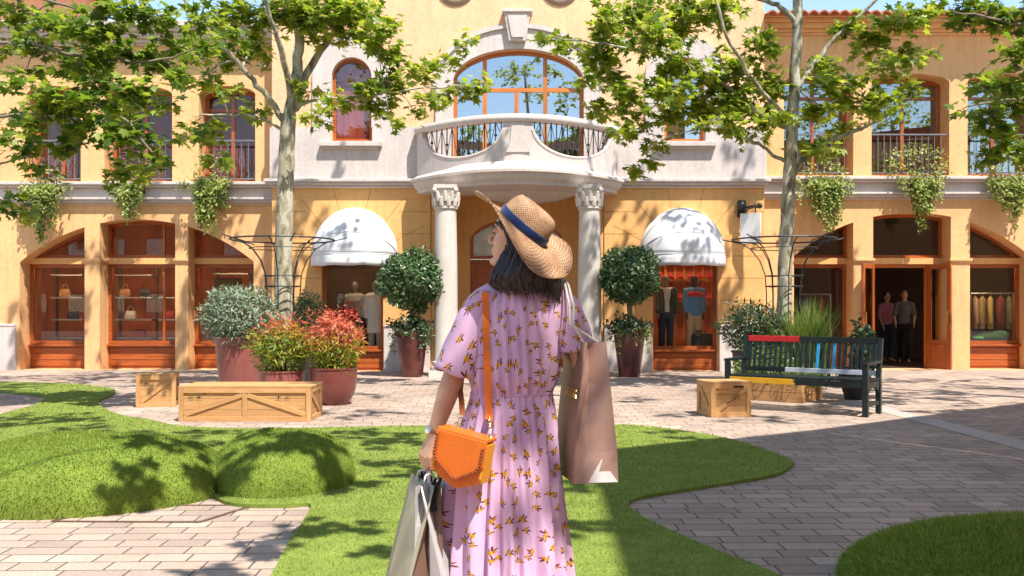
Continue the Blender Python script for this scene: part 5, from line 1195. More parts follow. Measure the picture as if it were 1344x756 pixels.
rail((1050,1090),D1+1.5,1.6,'steel clothes rail in the window behind the tall grasses',[(.15,cloth('slate_jacket',(.16,.19,.25)),'slate blue jacket on the rail behind the tall grasses'),(.7,cloth('rust_jacket',(.36,.10,.03)),'rust orange jacket on the rail behind the tall grasses')])
mb=MB(); c=Vector((X(1300,D1+1.0),D1+1.0,.60)); mb.box((c.x,c.y,.30),(1.1,.5,.56)); tag(mb.build('display_table',M('table_dark',(.05,.025,.018),.5),bevel=.01),'dark low display table under the clothes right of the door','display table')
mb=MB(); mb.ell(c+Vector((0,0,.05)),(.34,.2,.10),16); mb.ell(c+Vector((.22,.02,.08)),(.2,.16,.13),14); mb.ell(c+Vector((-.25,-.02,.03)),(.2,.14,.07),14); tag(mesh_obj('folded_cloth',remesh(mb,.014,3),cloth('green_cloth',(.05,.22,.05))),'crumpled green cloth on the low table right of the door','cloth')

# lamps under the shop ceilings
def lampmat(st):
    m,nt,out=newmat('warm_lamp'); e=N(nt,'Emission',Strength=st); e.inputs[0].default_value=(1,.70,.42,1); nt.links.new(e.outputs[0],out.inputs[0]); return m
LAMP=lampmat(20.0)
def shoplamp(x,y,z,w,label):
    t=thing('ceiling_light',label,'ceiling light',(x,y,z),'warm strip lights in the shops'); mb=MB(); mb.box((x,y,z+.03),(w+.06,.14,.05)); mb.build('housing',IRON,t)
    mb=MB(); mb.box((x,y,z-.004),(w,.10,.012)); mb.build('diffuser',LAMP,t)
for px,lb in ((78,'warm strip light inside the leftmost arched window'),(185,'warm strip light inside the middle arched window'),(300,'warm strip light inside the third arched window')): shoplamp(X(px,YW+.3),YW+.3,2.27,1.0,lb)
shoplamp((wr[0]+wr[1])/2,D0+.75,2.75,1.0,'warm strip light over the two mannequins under the right awning'); shoplamp((wl[0]+wl[1])/2,D0+.75,2.75,.8,'warm strip light over the pale coats under the left awning')
shoplamp(X(1310,YW+.3),YW+.3,2.27,.9,'warm strip light over the clothes rail right of the door')
# ================================================================ THE OTHER SIDE OF THE SQUARE (behind and beside the viewer)
def block(label,poly,h,wins,mat=PEACH):
    c=sum((Vector((p[0],p[1],0)) for p in poly),Vector())/len(poly); t=thing('shop_building',label,'building',c)
    mb=MB(); mb.prism(poly,(0,0,-.05),(1,0,0),(0,1,0),(0,0,h)); mb.build('wall',mat,t)
    mb=MB(); pp=[tuple((Vector((p[0],p[1]))-c.xy)*1.004+c.xy) for p in poly]; mb.prism(pp,(0,0,h-.04),(1,0,0),(0,1,0),(0,0,.3)); mb.build('roof',TILE,t)
    for (a,b) in wins:
        a,b=Vector((*a,0)),Vector((*b,0)); d=(b-a); L=d.length; d.normalize(); nn=Vector((d.y,-d.x,0))
        for k in range(int(L/2.4)):
            for z in (1.4,4.8,8.0):
                if z+1.2>h: continue
                q=a+d*(1.2+k*2.4)+Vector((0,0,z)); w=MB(); w.bar(q-d*.6+nn*.01,q+d*.6+nn*.01,.06,1.7); w=w.build('window',WOOD,t)
                g=MB(); g.bar(q-d*.52+nn*.03,q+d*.52+nn*.03,.04,1.54); g.build('pane',SKYGLASS,w)
block('tall ochre corner block close on the right of the viewer, casting shade over the lawn',[(3.3,-5),(3.55,0),(3.7,3.7),(6.16,5.34),(6.4,1),(6,-5)],9.0,[((3.3,-5),(3.55,0))])
block('lower ochre block right of the viewer, casting the straight shade edge on the paving',[(5.35,6.6),(8.9,9.32),(13,12.4),(14.5,10.5),(9.2,5.6),(6.35,5.5)],6.5,[((5.35,6.6),(8.9,9.32))][:0])
block('long orange arcade across the square behind the viewer',[(-60,-18),(60,-18),(60,-27),(-60,-27)],8.2,[((20,-18),(-40,-18))],OCHRE)
T6=Tree('plane_tree','tall plane tree behind the viewer seen mirrored in the balcony window',(1.0,-4.6,0),leaf=LEAF,size=.14)
T6.limb([(1.0,-4.6,-.1),(1.0,-4.6,3),(.9,-4.5,6),(.8,-4.5,9),(.6,-4.5,12)],.2,.05,12,.01); T6.limb([(.95,-4.5,5),(1.9,-4.4,7.5),(2.6,-4.4,10.5)],.1,.02,8,.01); T6.limb([(.9,-4.5,5.5),(-.6,-4.5,7.5),(-1.8,-4.4,9.2)],.09,.02,8,.01)
for c,r,n in (((.2,-4.5,12.0),(1.1,1.0,.6),230),((.9,-4.5,11.2),(.9,.9,.5),150),((2.6,-4.4,10.9),(.8,.8,.9),190),((2.9,-4.4,9.3),(.8,.8,.8),150),((-1.7,-4.4,9.4),(.8,.8,.7),160),((-2.2,-4.6,8.3),(.9,.9,.6),150),((.9,-4.4,9.2),(.5,.5,.4),60),((1.7,-4.5,8.2),(.7,.7,.5),90),((-.2,-4.5,8.4),(.6,.6,.4),60)): T6.blob(c,r,n)
# a few leaves of its low boughs that fleck the paving and the near lawn
T6.limb([(1.0,-4.6,4.0),(1.9,-3.6,6.2),(3.4,-1.6,8.0),(4.0,-.2,8.6)],.07,.02,8,.01)

T7=Tree('plane_tree','plane tree behind the shading corner block, mirrored in the right upper windows',(15.8,1.5,0),leaf=LEAF,size=.15)
T7.limb([(15.8,1.5,-.1),(15.8,1.5,3),(15.7,1.6,6),(15.6,1.6,9)],.2,.06,12,.01); T7.limb([(15.7,1.6,5),(14.2,1.8,7),(12.6,2.0,8.4)],.09,.02,8,.01); T7.limb([(15.7,1.6,5),(17.4,1.5,7),(19,1.6,8.4)],.09,.02,8,.01)
for c,r,n in (((15.6,1.6,9.2),(1.5,1.4,1.0),300),((13.6,1.8,8.4),(1.2,1.2,.9),220),((12.0,2.0,8.6),(.9,.9,.7),130),((17.4,1.5,8.6),(1.3,1.3,.9),240),((19.4,1.6,9),(1.3,1.3,1),240),((14.4,1.8,10.2),(.9,.9,.6),120)): T7.blob(c,r,n)
T7.finish()
# ================================================================ THE WOMAN
YP=3.47
wp=lambda px,py,d=YP: P(px,py,d)
# ---- body: one continuous skin
mb=MB()
HX,HYy,HZ=.0122,3.435,1.42                      # chin foot of the head
fd=Vector((-.98,.20,0)).normalized(); sd=Vector((fd.y,-fd.x,0)); up=Vector((0,0,1)); tilt=R(6); fd2=(fd*math.cos(tilt)+up*math.sin(tilt)); up2=(up*math.cos(tilt)-fd*math.sin(tilt))
HO=Vector((HX,HYy,HZ))
def hd(f,s,z): return HO+fd2*f+sd*s+up2*z
prof=[(-.002,.070,.010,.018),(.012,.088,-.015,.036),(.028,.090,-.045,.048),(.042,.084,-.065,.054),(.058,.088,-.078,.058),(.074,.087,-.088,.064),(.095,.090,-.095,.069),(.115,.086,-.099,.071),(.132,.087,-.101,.073),(.15,.092,-.101,.074),(.172,.086,-.098,.073),(.195,.072,-.088,.065),(.213,.045,-.062,.048),(.224,.012,-.025,.02)]
n=32; rings=[]
for z,ff,bb,hw in prof:
    m=.35*ff+.65*bb if False else (ff+bb)/2-.008; r=[]
    for i in range(n):
        th=2*PI*i/n; c,s=math.cos(th),math.sin(th); L=(ff-m) if c>0 else (m-bb); e=.86
        r.append(hd(m+L*math.copysign(abs(c)**e,c),hw*math.copysign(abs(s)**(.92),s),z))
    rings.append(r)
mb.loft(rings)
mb.tube([hd(.084,0,.138),hd(.097,0,.118),hd(.111,0,.096)],[.0065,.0075,.0088],8); mb.ell(hd(.100,0,.090),(.010,.009,.008),8)
for g in (-1,1): mb.ell(hd(.095,g*.010,.090),.0072,8); mb.ell(hd(-.008,g*.073,.11),(.02,.012,.032),8); mb.ell(hd(.078,g*.033,.132),(.012,.018,.008),8)
mb.ell(hd(.090,0,.066),(.011,.02,.0065),10); mb.ell(hd(.087,0,.053),(.011,.017,.007),10); mb.ell(hd(.083,0,.022),(.016,.02,.015),10)
mb.tube([(.045,3.475,1.33),(.04,3.465,1.39),(.025,3.445,1.46)],[.062,.053,.052],14)
mb.tube([(-.0,3.47,.86),(0,3.47,.98),(.015,3.475,1.12),(.03,3.475,1.25),(.04,3.47,1.345),(.045,3.47,1.37)],[.132,.122,.12,.145,.13,.06],18,ry=.68)
for g in (-1,1):
    mb.tube([(g*.085,3.47,.90),(g*.095,3.46,.48),(g*.09,3.49,.09)],[.076,.056,.036],12); mb.tube([(g*.09,3.455,.05),(g*.095,3.54,.045),(g*.10,3.66,.025)],[.034,.036,.022],10)
# left arm and hand
SH=Vector((-.095,3.47,1.315)); EL=Vector((-.205,3.46,1.055)); WR=Vector((-.281,3.42,.825))
mb.tube([Vector((.0,3.47,1.30)),SH,(SH+EL)/2,EL,EL+(WR-EL)*.3,EL+(WR-EL)*.75,WR],[.055,.052,.045,.040,.041,.031,.0255],14)
def hand(WR,D,pn,row,curl,sc=1.0,thumb=True):
    """pn = palm side, row = pinky to index"""
    D=D.normalized(); pn=pn.normalized(); row=row.normalized(); grip=None
    for i,(k,l) in enumerate(((-1.5,(.030,.020,.018)),(-.5,(.038,.025,.020)),(.5,(.042,.027,.021)),(1.5,(.038,.024,.020)))):
        kn=WR+D*(.088-(.006 if k<-1 else 0)+(.002 if abs(k)<1 else 0))*sc+row*k*.0195*sc-pn*.004
        mb.tube([WR+row*k*.009*sc,WR+D*.04*sc+row*k*.016*sc,kn],[.0155*sc,.0135*sc,.0115*sc],8)
        p=kn; pts=[p]; a=0
        for s_,c in zip(l,curl):
            a+=c+R(3)*i; p=p+(D*math.cos(a)+pn*math.sin(a))*s_*sc; pts.append(p)
        mb.tube(pts,[.0098*sc,.0088*sc,.0078*sc,.0062*sc],8); mb.ell(pts[-1],.0062*sc,6)
        if i==2: grip=(pts[1]+pts[3])/2
    tb=WR+D*.022*sc+row*.022*sc+pn*.008*sc; t1=tb+(D*.75+row*.45+pn*.55).normalized()*.038*sc; t2=t1+(D*.9-row*.15+pn*.45).normalized()*.030*sc; t3=t2+(D*.9-row*.4+pn*.25).normalized()*.024*sc
    mb.tube([WR+D*.01+row*.012,tb,t1,t2,t3],[.015*sc,.0155*sc,.0115*sc,.0098*sc,.007*sc],8)
    return grip
Dh=Vector((-.34,.0,-.94)); back=Vector((-.80,-.60,0)); back=(back-Dh.normalized()*back.dot(Dh.normalized())).normalized(); roww=Vector((-.6,.8,0)); roww=(roww-Dh.normalized()*roww.dot(Dh.normalized())); roww=(roww-back*roww.dot(back)).normalized()
GRIP=hand(WR,Dh,-back,roww,(R(28),R(62),R(48)),.98)
# right arm, bent forward with the bag over the forearm
SR=Vector((.185,3.47,1.31)); ER=Vector((.262,3.47,1.075)); WRR=Vector((.17,3.67,1.15))
mb.tube([Vector((.08,3.47,1.30)),SR,(SR+ER)/2,ER,(ER+WRR)/2,WRR],[.055,.052,.045,.040,.034,.0255],14)
hand(WRR,Vector((-.5,.75,.25)),Vector((-.6,-.3,-.6)),Vector((.5,.3,.8)),(R(25),R(55),R(45)))
me=remesh(mb,.0034,4,.5)
SKINW=M('warm_skin',(.62,.335,.205),.46,.05,14,.03,.06,260,.45)
woman=mesh_obj('person',me,SKINW); tag(woman,'person with a black bob in straw hat and lilac floral dress, seen from behind','person')
mb=MB()
for g in (-1,1): mb.ell(hd(.0690,g*.031,.1165),.0098,14)
EYE=M('eye_white',(.7,.68,.65),.2,.02); mb.build('eye',EYE,woman,smooth=60)
mb=MB()
for g in (-1,1):
    mb.tube([hd(.084,g*.020,.122),hd(.091,g*.030,.1245),hd(.083,g*.044,.121)],.0022,6); mb.tube([hd(.094,g*.014,.142),hd(.093,g*.030,.147),hd(.080,g*.050,.144)],[.0025,.0035,.002],6)
    mb.ell(hd(.0770,g*.0312,.1165),(.004,.005,.0055),8)
mb.build('brow_and_lash',HAIRM,woman,smooth=60)
mb=MB(); mb.ell(hd(.0975,0,.066),(.006,.015,.005),10); mb.ell(hd(.0945,0,.0545),(.006,.013,.0055),10); mb.build('lips',M('lip_skin',(.50,.15,.12),.4,.05),woman,smooth=60)
mb=MB()
for g in (-1,1):
    mb.tube([(g*.09,3.43,.045),(g*.095,3.54,.04),(g*.10,3.675,.022)],[.042,.044,.028],12); mb.box((g*.095,3.55,.008),(.085,.27,.016))
mesh_obj('shoe',remesh(mb,.007,2),M('tan_shoe',(.35,.18,.08),.5),woman)
# ---- dress
def dressmat():
    m,nt,out=newmat('lilac_floral_cloth'); L=nt.links.new
    uv=N(nt,'UVMap'); nz=N(nt,'TexNoise',Scale=26.0,Detail=2.0); L(uv.outputs[0],nz.inputs['Vector'])
    ad=N(nt,'MixRGB',blend_type='LINEAR_LIGHT'); ad.inputs[0].default_value=.006; L(uv.outputs[0],ad.inputs[1]); L(nz.outputs['Color'],ad.inputs[2])
    vo=N(nt,'TexVoronoi',Scale=18.5,Randomness=.85); vo.voronoi_dimensions='2D'; L(ad.outputs[0],vo.inputs['Vector'])
    sub=N(nt,'VectorMath',operation='SUBTRACT'); L(ad.outputs[0],sub.inputs[0]); L(vo.outputs['Position'],sub.inputs[1])
    sp=N(nt,'SeparateColor'); L(vo.outputs['Color'],sp.inputs[0]); an=N(nt,'Math',operation='MULTIPLY'); an.inputs[1].default_value=6.283; L(sp.outputs[0],an.inputs[0])
    sz=N(nt,'MapRange'); sz.inputs['To Min'].default_value=1.1; sz.inputs['To Max'].default_value=1.6; L(sp.outputs[1],sz.inputs[0])
    ro=N(nt,'VectorRotate',rotation_type='Z_AXIS'); L(sub.outputs[0],ro.inputs['Vector']); L(an.outputs[0],ro.inputs['Angle'])
    scl=N(nt,'VectorMath',operation='SCALE'); L(ro.outputs[0],scl.inputs[0]); L(sz.outputs[0],scl.inputs['Scale']); V=scl.outputs[0]
    def ellip(c,r,a):
        mp=N(nt,'Mapping',vector_type='TEXTURE'); mp.inputs['Location'].default_value=(c[0],c[1],0); mp.inputs['Rotation'].default_value=(0,0,a); mp.inputs['Scale'].default_value=(r[0],r[1],1); L(V,mp.inputs[0])
        le=N(nt,'VectorMath',operation='LENGTH'); L(mp.outputs[0],le.inputs[0]); lt=N(nt,'Math',operation='LESS_THAN'); lt.inputs[1].default_value=1; L(le.outputs['Value'],lt.inputs[0]); return lt.outputs[0]
    def union(o):
        r=o[0]
        for q in o[1:]:
            x=N(nt,'Math',operation='MAXIMUM'); L(r,x.inputs[0]); L(q,x.inputs[1]); r=x.outputs[0]
        return r
    leaf=union([ellip((.0135,.006),(.0105,.0036),.5),ellip((.012,-.005),(.0095,.0030),-.65),ellip((-.0155,-.006),(.0085,.0028),.35),ellip((.004,.014),(.0075,.0026),1.3)])
    yel=union([ellip((-.007,.003),(.0105,.0078),.3),ellip((.003,-.006),(.0078,.0064),1.0),ellip((-.003,.0095),(.0062,.0056),.2)])
    dot=union([ellip((-.006,.003),(.0038,.0018),.6),ellip((.002,-.006),(.0032,.0016),-.5),ellip((-.001,.009),(.0024,.0014),0)])
    n2=N(nt,'TexNoise',Scale=5.0,Detail=4.0); L(uv.outputs[0],n2.inputs['Vector'])
    c=ramp(nt,n2.outputs['Fac'],[(.3,(.71,.445,.65)),(.7,(.79,.51,.715))])
    for f,col in ((yel,(.72,.36,.02,1)),(leaf,(.15,.035,.02,1)),(dot,(.32,.07,.012,1))):
        mx=N(nt,'MixRGB'); L(f,mx.inputs[0]); L(c,mx.inputs[1]); mx.inputs[2].default_value=col; c=mx.outputs[0]
    b=N(nt,'BsdfPrincipled',Roughness=.75); b.inputs['Specular IOR Level'].default_value=.2; b.inputs['Sheen Weight'].default_value=.25; L(c,b.inputs['Base Color'])
    n3=N(nt,'TexNoise',Scale=14.0,Detail=3.0); mp=N(nt,'Mapping'); mp.inputs['Scale'].default_value=(2.2,.5,1); L(uv.outputs[0],mp.inputs[0]); L(mp.outputs[0],n3.inputs['Vector'])
    bp=N(nt,'Bump',Strength=.35,Distance=.02); L(n3.outputs['Fac'],bp.inputs['Height']); L(bp.outputs[0],b.inputs['Normal'])
    tr=N(nt,'BsdfTranslucent'); L(c,tr.inputs[0]); ms=N(nt,'MixShader'); ms.inputs[0].default_value=.15; L(b.outputs[0],ms.inputs[1]); L(tr.outputs[0],ms.inputs[2]); L(ms.outputs[0],out.inputs[0]); return m
mb=MB()
prof=[(.17,-.030,.255,.225),(.305,-.030,.236,.20),(.42,-.030,.226,.188),(.516,-.030,.216,.178),(.62,-.030,.206,.168),(.738,-.027,.194,.158),(.84,-.015,.177,.146),(.905,-.006,.163,.136),(.95,-.002,.152,.124),(.974,-.002,.147,.118),(.992,.000,.150,.122),(1.02,.002,.160,.132),(1.07,.008,.168,.138),(1.15,.018,.168,.132),(1.24,.028,.170,.127),(1.30,.034,.166,.118),(1.335,.038,.150,.104),(1.362,.040,.118,.085),(1.385,.042,.080,.07),(1.40,.042,.062,.06)]
n=48; mb.loft([[(cx+rx*math.cos(2*PI*i/n),YP+ry*math.sin(2*PI*i/n),z) for i in range(n)] for z,cx,rx,ry in prof])
# sleeves
HL=wp(598,492,3.455)
SLV=([Vector((.00,3.47,1.330)),Vector((-.06,3.47,1.322)),Vector((-.105,3.469,1.288)),Vector((-.135,3.467,1.23)),Vector((-.160,3.464,1.165)),Vector((-.185,3.46,1.10)),HL],[.050,.060,.067,.071,.075,.079,.083]),([Vector((.11,3.47,1.328)),Vector((.150,3.47,1.320)),Vector((.182,3.47,1.285)),Vector((.205,3.47,1.235)),Vector((.218,3.47,1.18)),Vector((.228,3.47,1.13))],[.050,.058,.062,.064,.067,.069])
me=remesh(mb,.0058,5,.5)
co=np.empty(len(me.vertices)*3); me.vertices.foreach_get('co',co); co=co.reshape(-1,3)
x,y,z=co[:,0],co[:,1],co[:,2]; th=np.arctan2(x,-(y-YP)); rad=np.stack([np.sin(th),-np.cos(th),np.zeros_like(th)],1)
sk=np.clip((.974-z)/.10,0,1); amp=sk*(.0040+.0115*np.clip((.95-z)/.55,0,1))
w=np.sin(th*17+1.6*np.sin(z*3.1+th*2)+.8)+.55*np.sin(th*29+2*z+1.1*np.sin(th*3))+.5*np.sin(th*9+3*z)
bod=(z>.974)&(np.abs(x-.02)<.155)
ampb=np.where(bod,.0068*np.exp(-np.abs(z-1.0)/.13)+.0016,0)
wb=np.sin(th*24+2.2*np.sin(z*5))+.6*np.sin(th*15+z*9)
fold=np.where(bod,.0035*np.sin(z*34+th*4+x*30)*np.clip((z-1.0)*6,0,1),0)
gath=np.where(z<.974,.0036*np.exp(-(.974-z)/.16)*np.sin(th*36+2.5*np.sin(th*5)+z*6),0)
co+=rad*(amp*w+ampb*wb+fold+gath)[:,None]
me.vertices.foreach_set('co',co.ravel())
uvl=me.uv_layers.new(name='UVMap'); lv=np.empty(len(me.loops),np.int32); me.loops.foreach_get('vertex_index',lv)
u=th*.20; v=z.copy();
uvl.data.foreach_set('uv',np.stack([u[lv],v[lv]],1).ravel())
dress=mesh_obj('dress',me,dressmat(),woman)
tr=[]; me.calc_loop_triangles(); BV=BVHTree.FromPolygons([tuple(v.co) for v in me.vertices],[tuple(p.vertices) for p in me.polygons])
def back_y(x_,z_,default=3.36):
    h=BV.ray_cast(Vector((x_,2.5,z_)),Vector((0,1,0))); return h[0].y if h[0] is not None else default
for pts_,rad_ in SLV:
    k_=len(pts_); tt=np.linspace(0,k_-1,22); P_=np.array([tuple(p) for p in pts_]); ctr=np.stack([np.interp(tt,range(k_),P_[:,i]) for i in range(3)],1); rr_=np.interp(tt,range(k_),rad_); sgn=1 if pts_[-1].x>0 else -1
    for _ in range(2): ctr[1:-1]=(ctr[:-2]+2*ctr[1:-1]+ctr[2:])/4
    n=44; vs=[];uv=[]
    for j in range(22):
        t_=Vector(ctr[min(21,j+1)]-ctr[max(0,j-1)]).normalized(); a1=t_.cross(Vector((0,1,0))).normalized(); a2=t_.cross(a1); g_=max(0,(j-4)/17)
        for i in range(n):
            th_=2*PI*i/n; r_=rr_[j]*(1+g_*(.055*math.sin(3*th_+.7+sgn)+.04*math.sin(5*th_+j*.12)+.018*math.sin(8*th_+2))+.012*math.sin(j*.9+th_*2))
            p=Vector(ctr[j])+a1*math.cos(th_)*r_+a2*math.sin(th_)*r_*1.0; vs.append(p)
            if j==21: vs[-1]=p+Vector((0,0,.006*math.sin(3*th_)))
    fs=[(j*n+i,j*n+(i+1)%n,(j+1)*n+(i+1)%n,(j+1)*n+i) for j in range(21) for i in range(n)]
    uvs=[[((i_+.0)/n*.5+3*sgn,.013*j_) for i_,j_ in ((i,j),(i+1,j),(i+1,j+1),(i,j+1))] for j in range(21) for i in range(n)]
    mb=MB(); mb.add(vs,fs,0,uvs); o=mb.build('sleeve',dress.data.materials[0],dress,smooth=80); so=o.modifiers.new('t','SOLIDIFY'); so.thickness=.002
# waist seam
mb=MB(); pts=[]
for i in range(65):
    a=2*PI*i/64; d_=Vector((math.sin(a),-math.cos(a),0)); h=BV.ray_cast(Vector((0,YP,.974))+d_*.6,-d_); 
    if h[0] is not None: pts.append(h[0]+d_*.0005)
mb.tube(pts+[pts[0]],.0035,6,caps=False); mb.build('waist_seam',dress.data.materials[0],dress,smooth=60)
# ---- hat frame (the hair stays under it)
hc=wp(685,300,3.425); hax=Vector((.63,-.20,.75)).normalized(); hf=Vector((-.77,.05,.62)); hf=(hf-hax*hf.dot(hax)).normalized(); hs=hax.cross(hf)
def hp(f,s,h): return hc+(hf*f+hs*s+hax*h)*.955
def brim_h(a,t):
    # the near front side lifts, the near back quarter droops and ripples
    up_=.040*max(0,math.cos(a-.75))**2*t; dn_=-.052*max(0,math.cos(a-2.35))**2*t**1.2; far=.055*max(0,math.cos(a-3.9))**2*t
    return up_+dn_+far-.012*t+.008*t*t*math.sin(5*a+.6)*max(0,-math.cos(a))-.02*t*t*max(0,math.cos(a))**3
p_f=lambda p:(p-hc).dot(hf)
p_s=lambda p:(p-hc).dot(hs)
def under_hat(p):
    q=p-hc; h=q.dot(hax)
    f_,s_=p_f(p),p_s(p); rr_=math.hypot(f_,s_*1.1); a_=math.atan2(s_,f_); t_=(rr_-.106)/.118
    if t_>0 and h<=-.02 and h>brim_h(a_,min(t_,1))-.012:
        return p-hax*(h-(brim_h(a_,min(t_,1))-.014))
    if h>-.02:
        f_,s_=q.dot(hf),q.dot(hs); r_=math.hypot(f_/.090,s_/.078)
        lim=max(.2,1-max(0,h-.06)/.06)
        if r_>lim: f_*=lim/r_; s_*=lim/r_
        return hp(f_,s_,min(h,.085))
    return p
# ---- hair
def hairmat():
    m,nt,out=newmat('black_hair'); L=nt.links.new; tc=N(nt,'TexCoord'); mp=N(nt,'Mapping'); mp.inputs['Scale'].default_value=(150,150,7); L(tc.outputs['Object'],mp.inputs[0])
    n=N(nt,'TexNoise',Scale=1.0,Detail=3.0); L(mp.outputs[0],n.inputs['Vector']); c=ramp(nt,n.outputs['Fac'],[(.3,(.006,.004,.003)),(.7,(.034,.020,.013))])
    b=N(nt,'BsdfPrincipled',Roughness=.32); b.inputs['Specular IOR Level'].default_value=.6; b.inputs['Anisotropic'].default_value=.5; L(c,b.inputs['Base Color'])
    bp=N(nt,'Bump',Strength=.6,Distance=.004); L(n.outputs['Fac'],bp.inputs['Height']); L(bp.outputs[0],b.inputs['Normal']); L(b.outputs[0],out.inputs[0]); return m
HAIR=hairmat()
hr=[(1.640,.000,.075,3.44,.055),(1.62,-.035,.115,3.435,.085),(1.585,-.058,.128,3.43,.095),(1.545,-.024,.135,3.43,.10),(1.495,-.020,.145,3.425,.10),(1.455,-.040,.155,3.415,.098),(1.42,-.055,.158,3.405,.094),(1.39,-.074,.164,3.395,.088),(1.365,-.080,.168,3.39,.08),(1.345,-.055,.170,3.39,.07),(1.325,.0,.165,3.388,.05)]
zs=np.array([r[0] for r in hr])[::-1]
def hring(zq,thq,off=0): return under_hat(hring0(zq,thq,off))
def hring0(zq,thq,off=0):
    f=[np.interp(zq,zs,np.array([r[i] for r in hr])[::-1]) for i in range(1,5)]; cx=(f[0]+f[1])/2; rx=(f[1]-f[0])/2+off; ry=f[3]+off
    return Vector((cx+rx*math.cos(thq),f[2]+ry*math.sin(thq),zq))
mb=MB(); n=72
mb.loft([[hring(zq,2*PI*i/n,.0035*math.sin(i*2*PI/n*19+zq*9)+.002*math.sin(i*2*PI/n*31)) for i in range(n)] for zq in np.linspace(1.64,1.345,26)])
hair=mb.build('hair',HAIR,woman,smooth=80)
mb=MB()
for k in range(620):
    a=random.uniform(PI*.93,PI*2.12); z0=random.uniform(1.50,1.61); base=hring(1.36,a); 
    low=1.372-.052*np.clip((base.x+.10)/.26,0,1)**.8; z1=low+random.gauss(0,.019)+ (.05*random.random()**3); off0=random.uniform(-.002,.005); pts=[];rs=[]; dr=random.gauss(0,.05)
    for j in range(8):
        t=j/7; zz=z0+(z1-z0)*t; p=hring0(max(1.335,zz),a+dr*t,off0+.006*math.sin(t*3)*random.random()); p.z=zz; p=under_hat(p)
        if zz<1.40: p.y=min(p.y,back_y(p.x,min(zz,1.385),p.y)-.006)
        pts.append(p); rs.append(.0042*(1-t**3*.86))
    mb.tube(pts,rs,5,ry=.5,caps=False)
mb.build('hair_lock',HAIR,hair,smooth=80)
# ---- necklace
mb=MB()
for i in range(40):
    a=2*PI*i/40; p=Vector((.042+.068*math.cos(a),3.468+.066*math.sin(a),1.398+.012*math.sin(a+PI))); mb.ell(p,.0058,8)
mb.build('necklace',M('pearl',(.65,.52,.42),.25,.05),woman,smooth=60)
# ---- straw hat
def strawmat():
    m,nt,out=newmat('woven_straw'); L=nt.links.new; uv=N(nt,'UVMap'); mp=N(nt,'Mapping'); mp.inputs['Scale'].default_value=(1,1,1); L(uv.outputs[0],mp.inputs[0])
    ck=N(nt,'TexChecker',Scale=1.0); ck.inputs['Color1'].default_value=(1,1,1,1); ck.inputs['Color2'].default_value=(0,0,0,1)
    mp.inputs['Scale'].default_value=(150,150,1); L(mp.outputs[0],ck.inputs['Vector'])
    n=N(nt,'TexNoise',Scale=14.0,Detail=4.0); L(uv.outputs[0],n.inputs['Vector']); n2=N(nt,'TexNoise',Scale=160.0,Detail=2.0); L(uv.outputs[0],n2.inputs['Vector'])
    c=ramp(nt,n.outputs['Fac'],[(.25,(.42,.22,.115)),(.5,(.63,.40,.24)),(.75,(.74,.52,.35))])
    mx=N(nt,'MixRGB',blend_type='MULTIPLY'); mx.inputs[0].default_value=1; L(c,mx.inputs[1]); L(ramp(nt,ck.outputs['Fac'],[(.4,(.62,.55,.48)),(.6,(1,1,1))]),mx.inputs[2])
    mx2=N(nt,'MixRGB',blend_type='OVERLAY'); mx2.inputs[0].default_value=.6; L(mx.outputs[0],mx2.inputs[1]); L(n2.outputs['Fac'],mx2.inputs[2])
    b=N(nt,'BsdfPrincipled',Roughness=.7); b.inputs['Specular IOR Level'].default_value=.3; L(mx2.outputs[0],b.inputs['Base Color'])
    h=N(nt,'Math',operation='ADD'); L(ck.outputs['Fac'],h.inputs[0]); L(n2.outputs['Fac'],h.inputs[1]); bp=N(nt,'Bump',Strength=.8,Distance=.003); L(h.outputs[0],bp.inputs['Height']); L(bp.outputs[0],b.inputs['Normal'])
    tr=N(nt,'BsdfTranslucent'); L(mx2.outputs[0],tr.inputs[0]); ms=N(nt,'MixShader'); ms.inputs[0].default_value=.22; L(b.outputs[0],ms.inputs[1]); L(tr.outputs[0],ms.inputs[2]); L(ms.outputs[0],out.inputs[0]); return m
STRAW=strawmat()
n=96; vs=[];uvs={}
rows=[]
prof_c=[(.103,.0),(.103,.02),(.100,.042),(.096,.064),(.089,.084),(.078,.098),(.060,.102),(.038,.097),(.015,.092)]
pts=[]; k1=12
for j in range(k1+1):            # brim from the edge inwards
    t=1-j/k1; row=[]
    for i in range(n):
        a=2*PI*i/n; e=(.116+.024*max(0,math.cos(a-2.6))**2)*t; rf=(.108+e)*(1.0); rs_=(.094+e*.95); row.append(hp(rf*math.cos(a),rs_*math.sin(a),brim_h(a,t)))
    rows.append((row,.108+.118*t))
for r,h in prof_c:
    row=[]
    for i in range(n):
        a=2*PI*i/n; dent=1-.10*max(0,h-.05)/.06*abs(math.sin(a))**2; hh=h-(.022 if r<.05 else 0)*1.0; row.append(hp((r+.003)*math.cos(a),(r*.90)*math.sin(a)*dent,hh))
    rows.append((row,.108-h-(.104-r)*1.2))
vv=[v for r,_ in rows for v in r]; K=len(rows); fs=[];uv=[]
for j in range(K-1):
    for i in range(n):
        fs.append((j*n+i,j*n+(i+1)%n,(j+1)*n+(i+1)%n,(j+1)*n+i))
        ra,rb=rows[j][1],rows[j+1][1]; uv.append([(i/n*.64,ra),((i+1)/n*.64,ra),((i+1)/n*.64,rb),(i/n*.64,rb)])
fs.append(tuple((K-1)*n+i for i in range(n))); uv.append([(i/n*.64,-.2) for i in range(n)])
mb=MB(); mb.add(vv,fs,0,uv); hat=mb.build('hat',STRAW,woman,smooth=70); s=hat.modifiers.new('t','SOLIDIFY'); s.thickness=.0035
mb=MB(); rr=[]
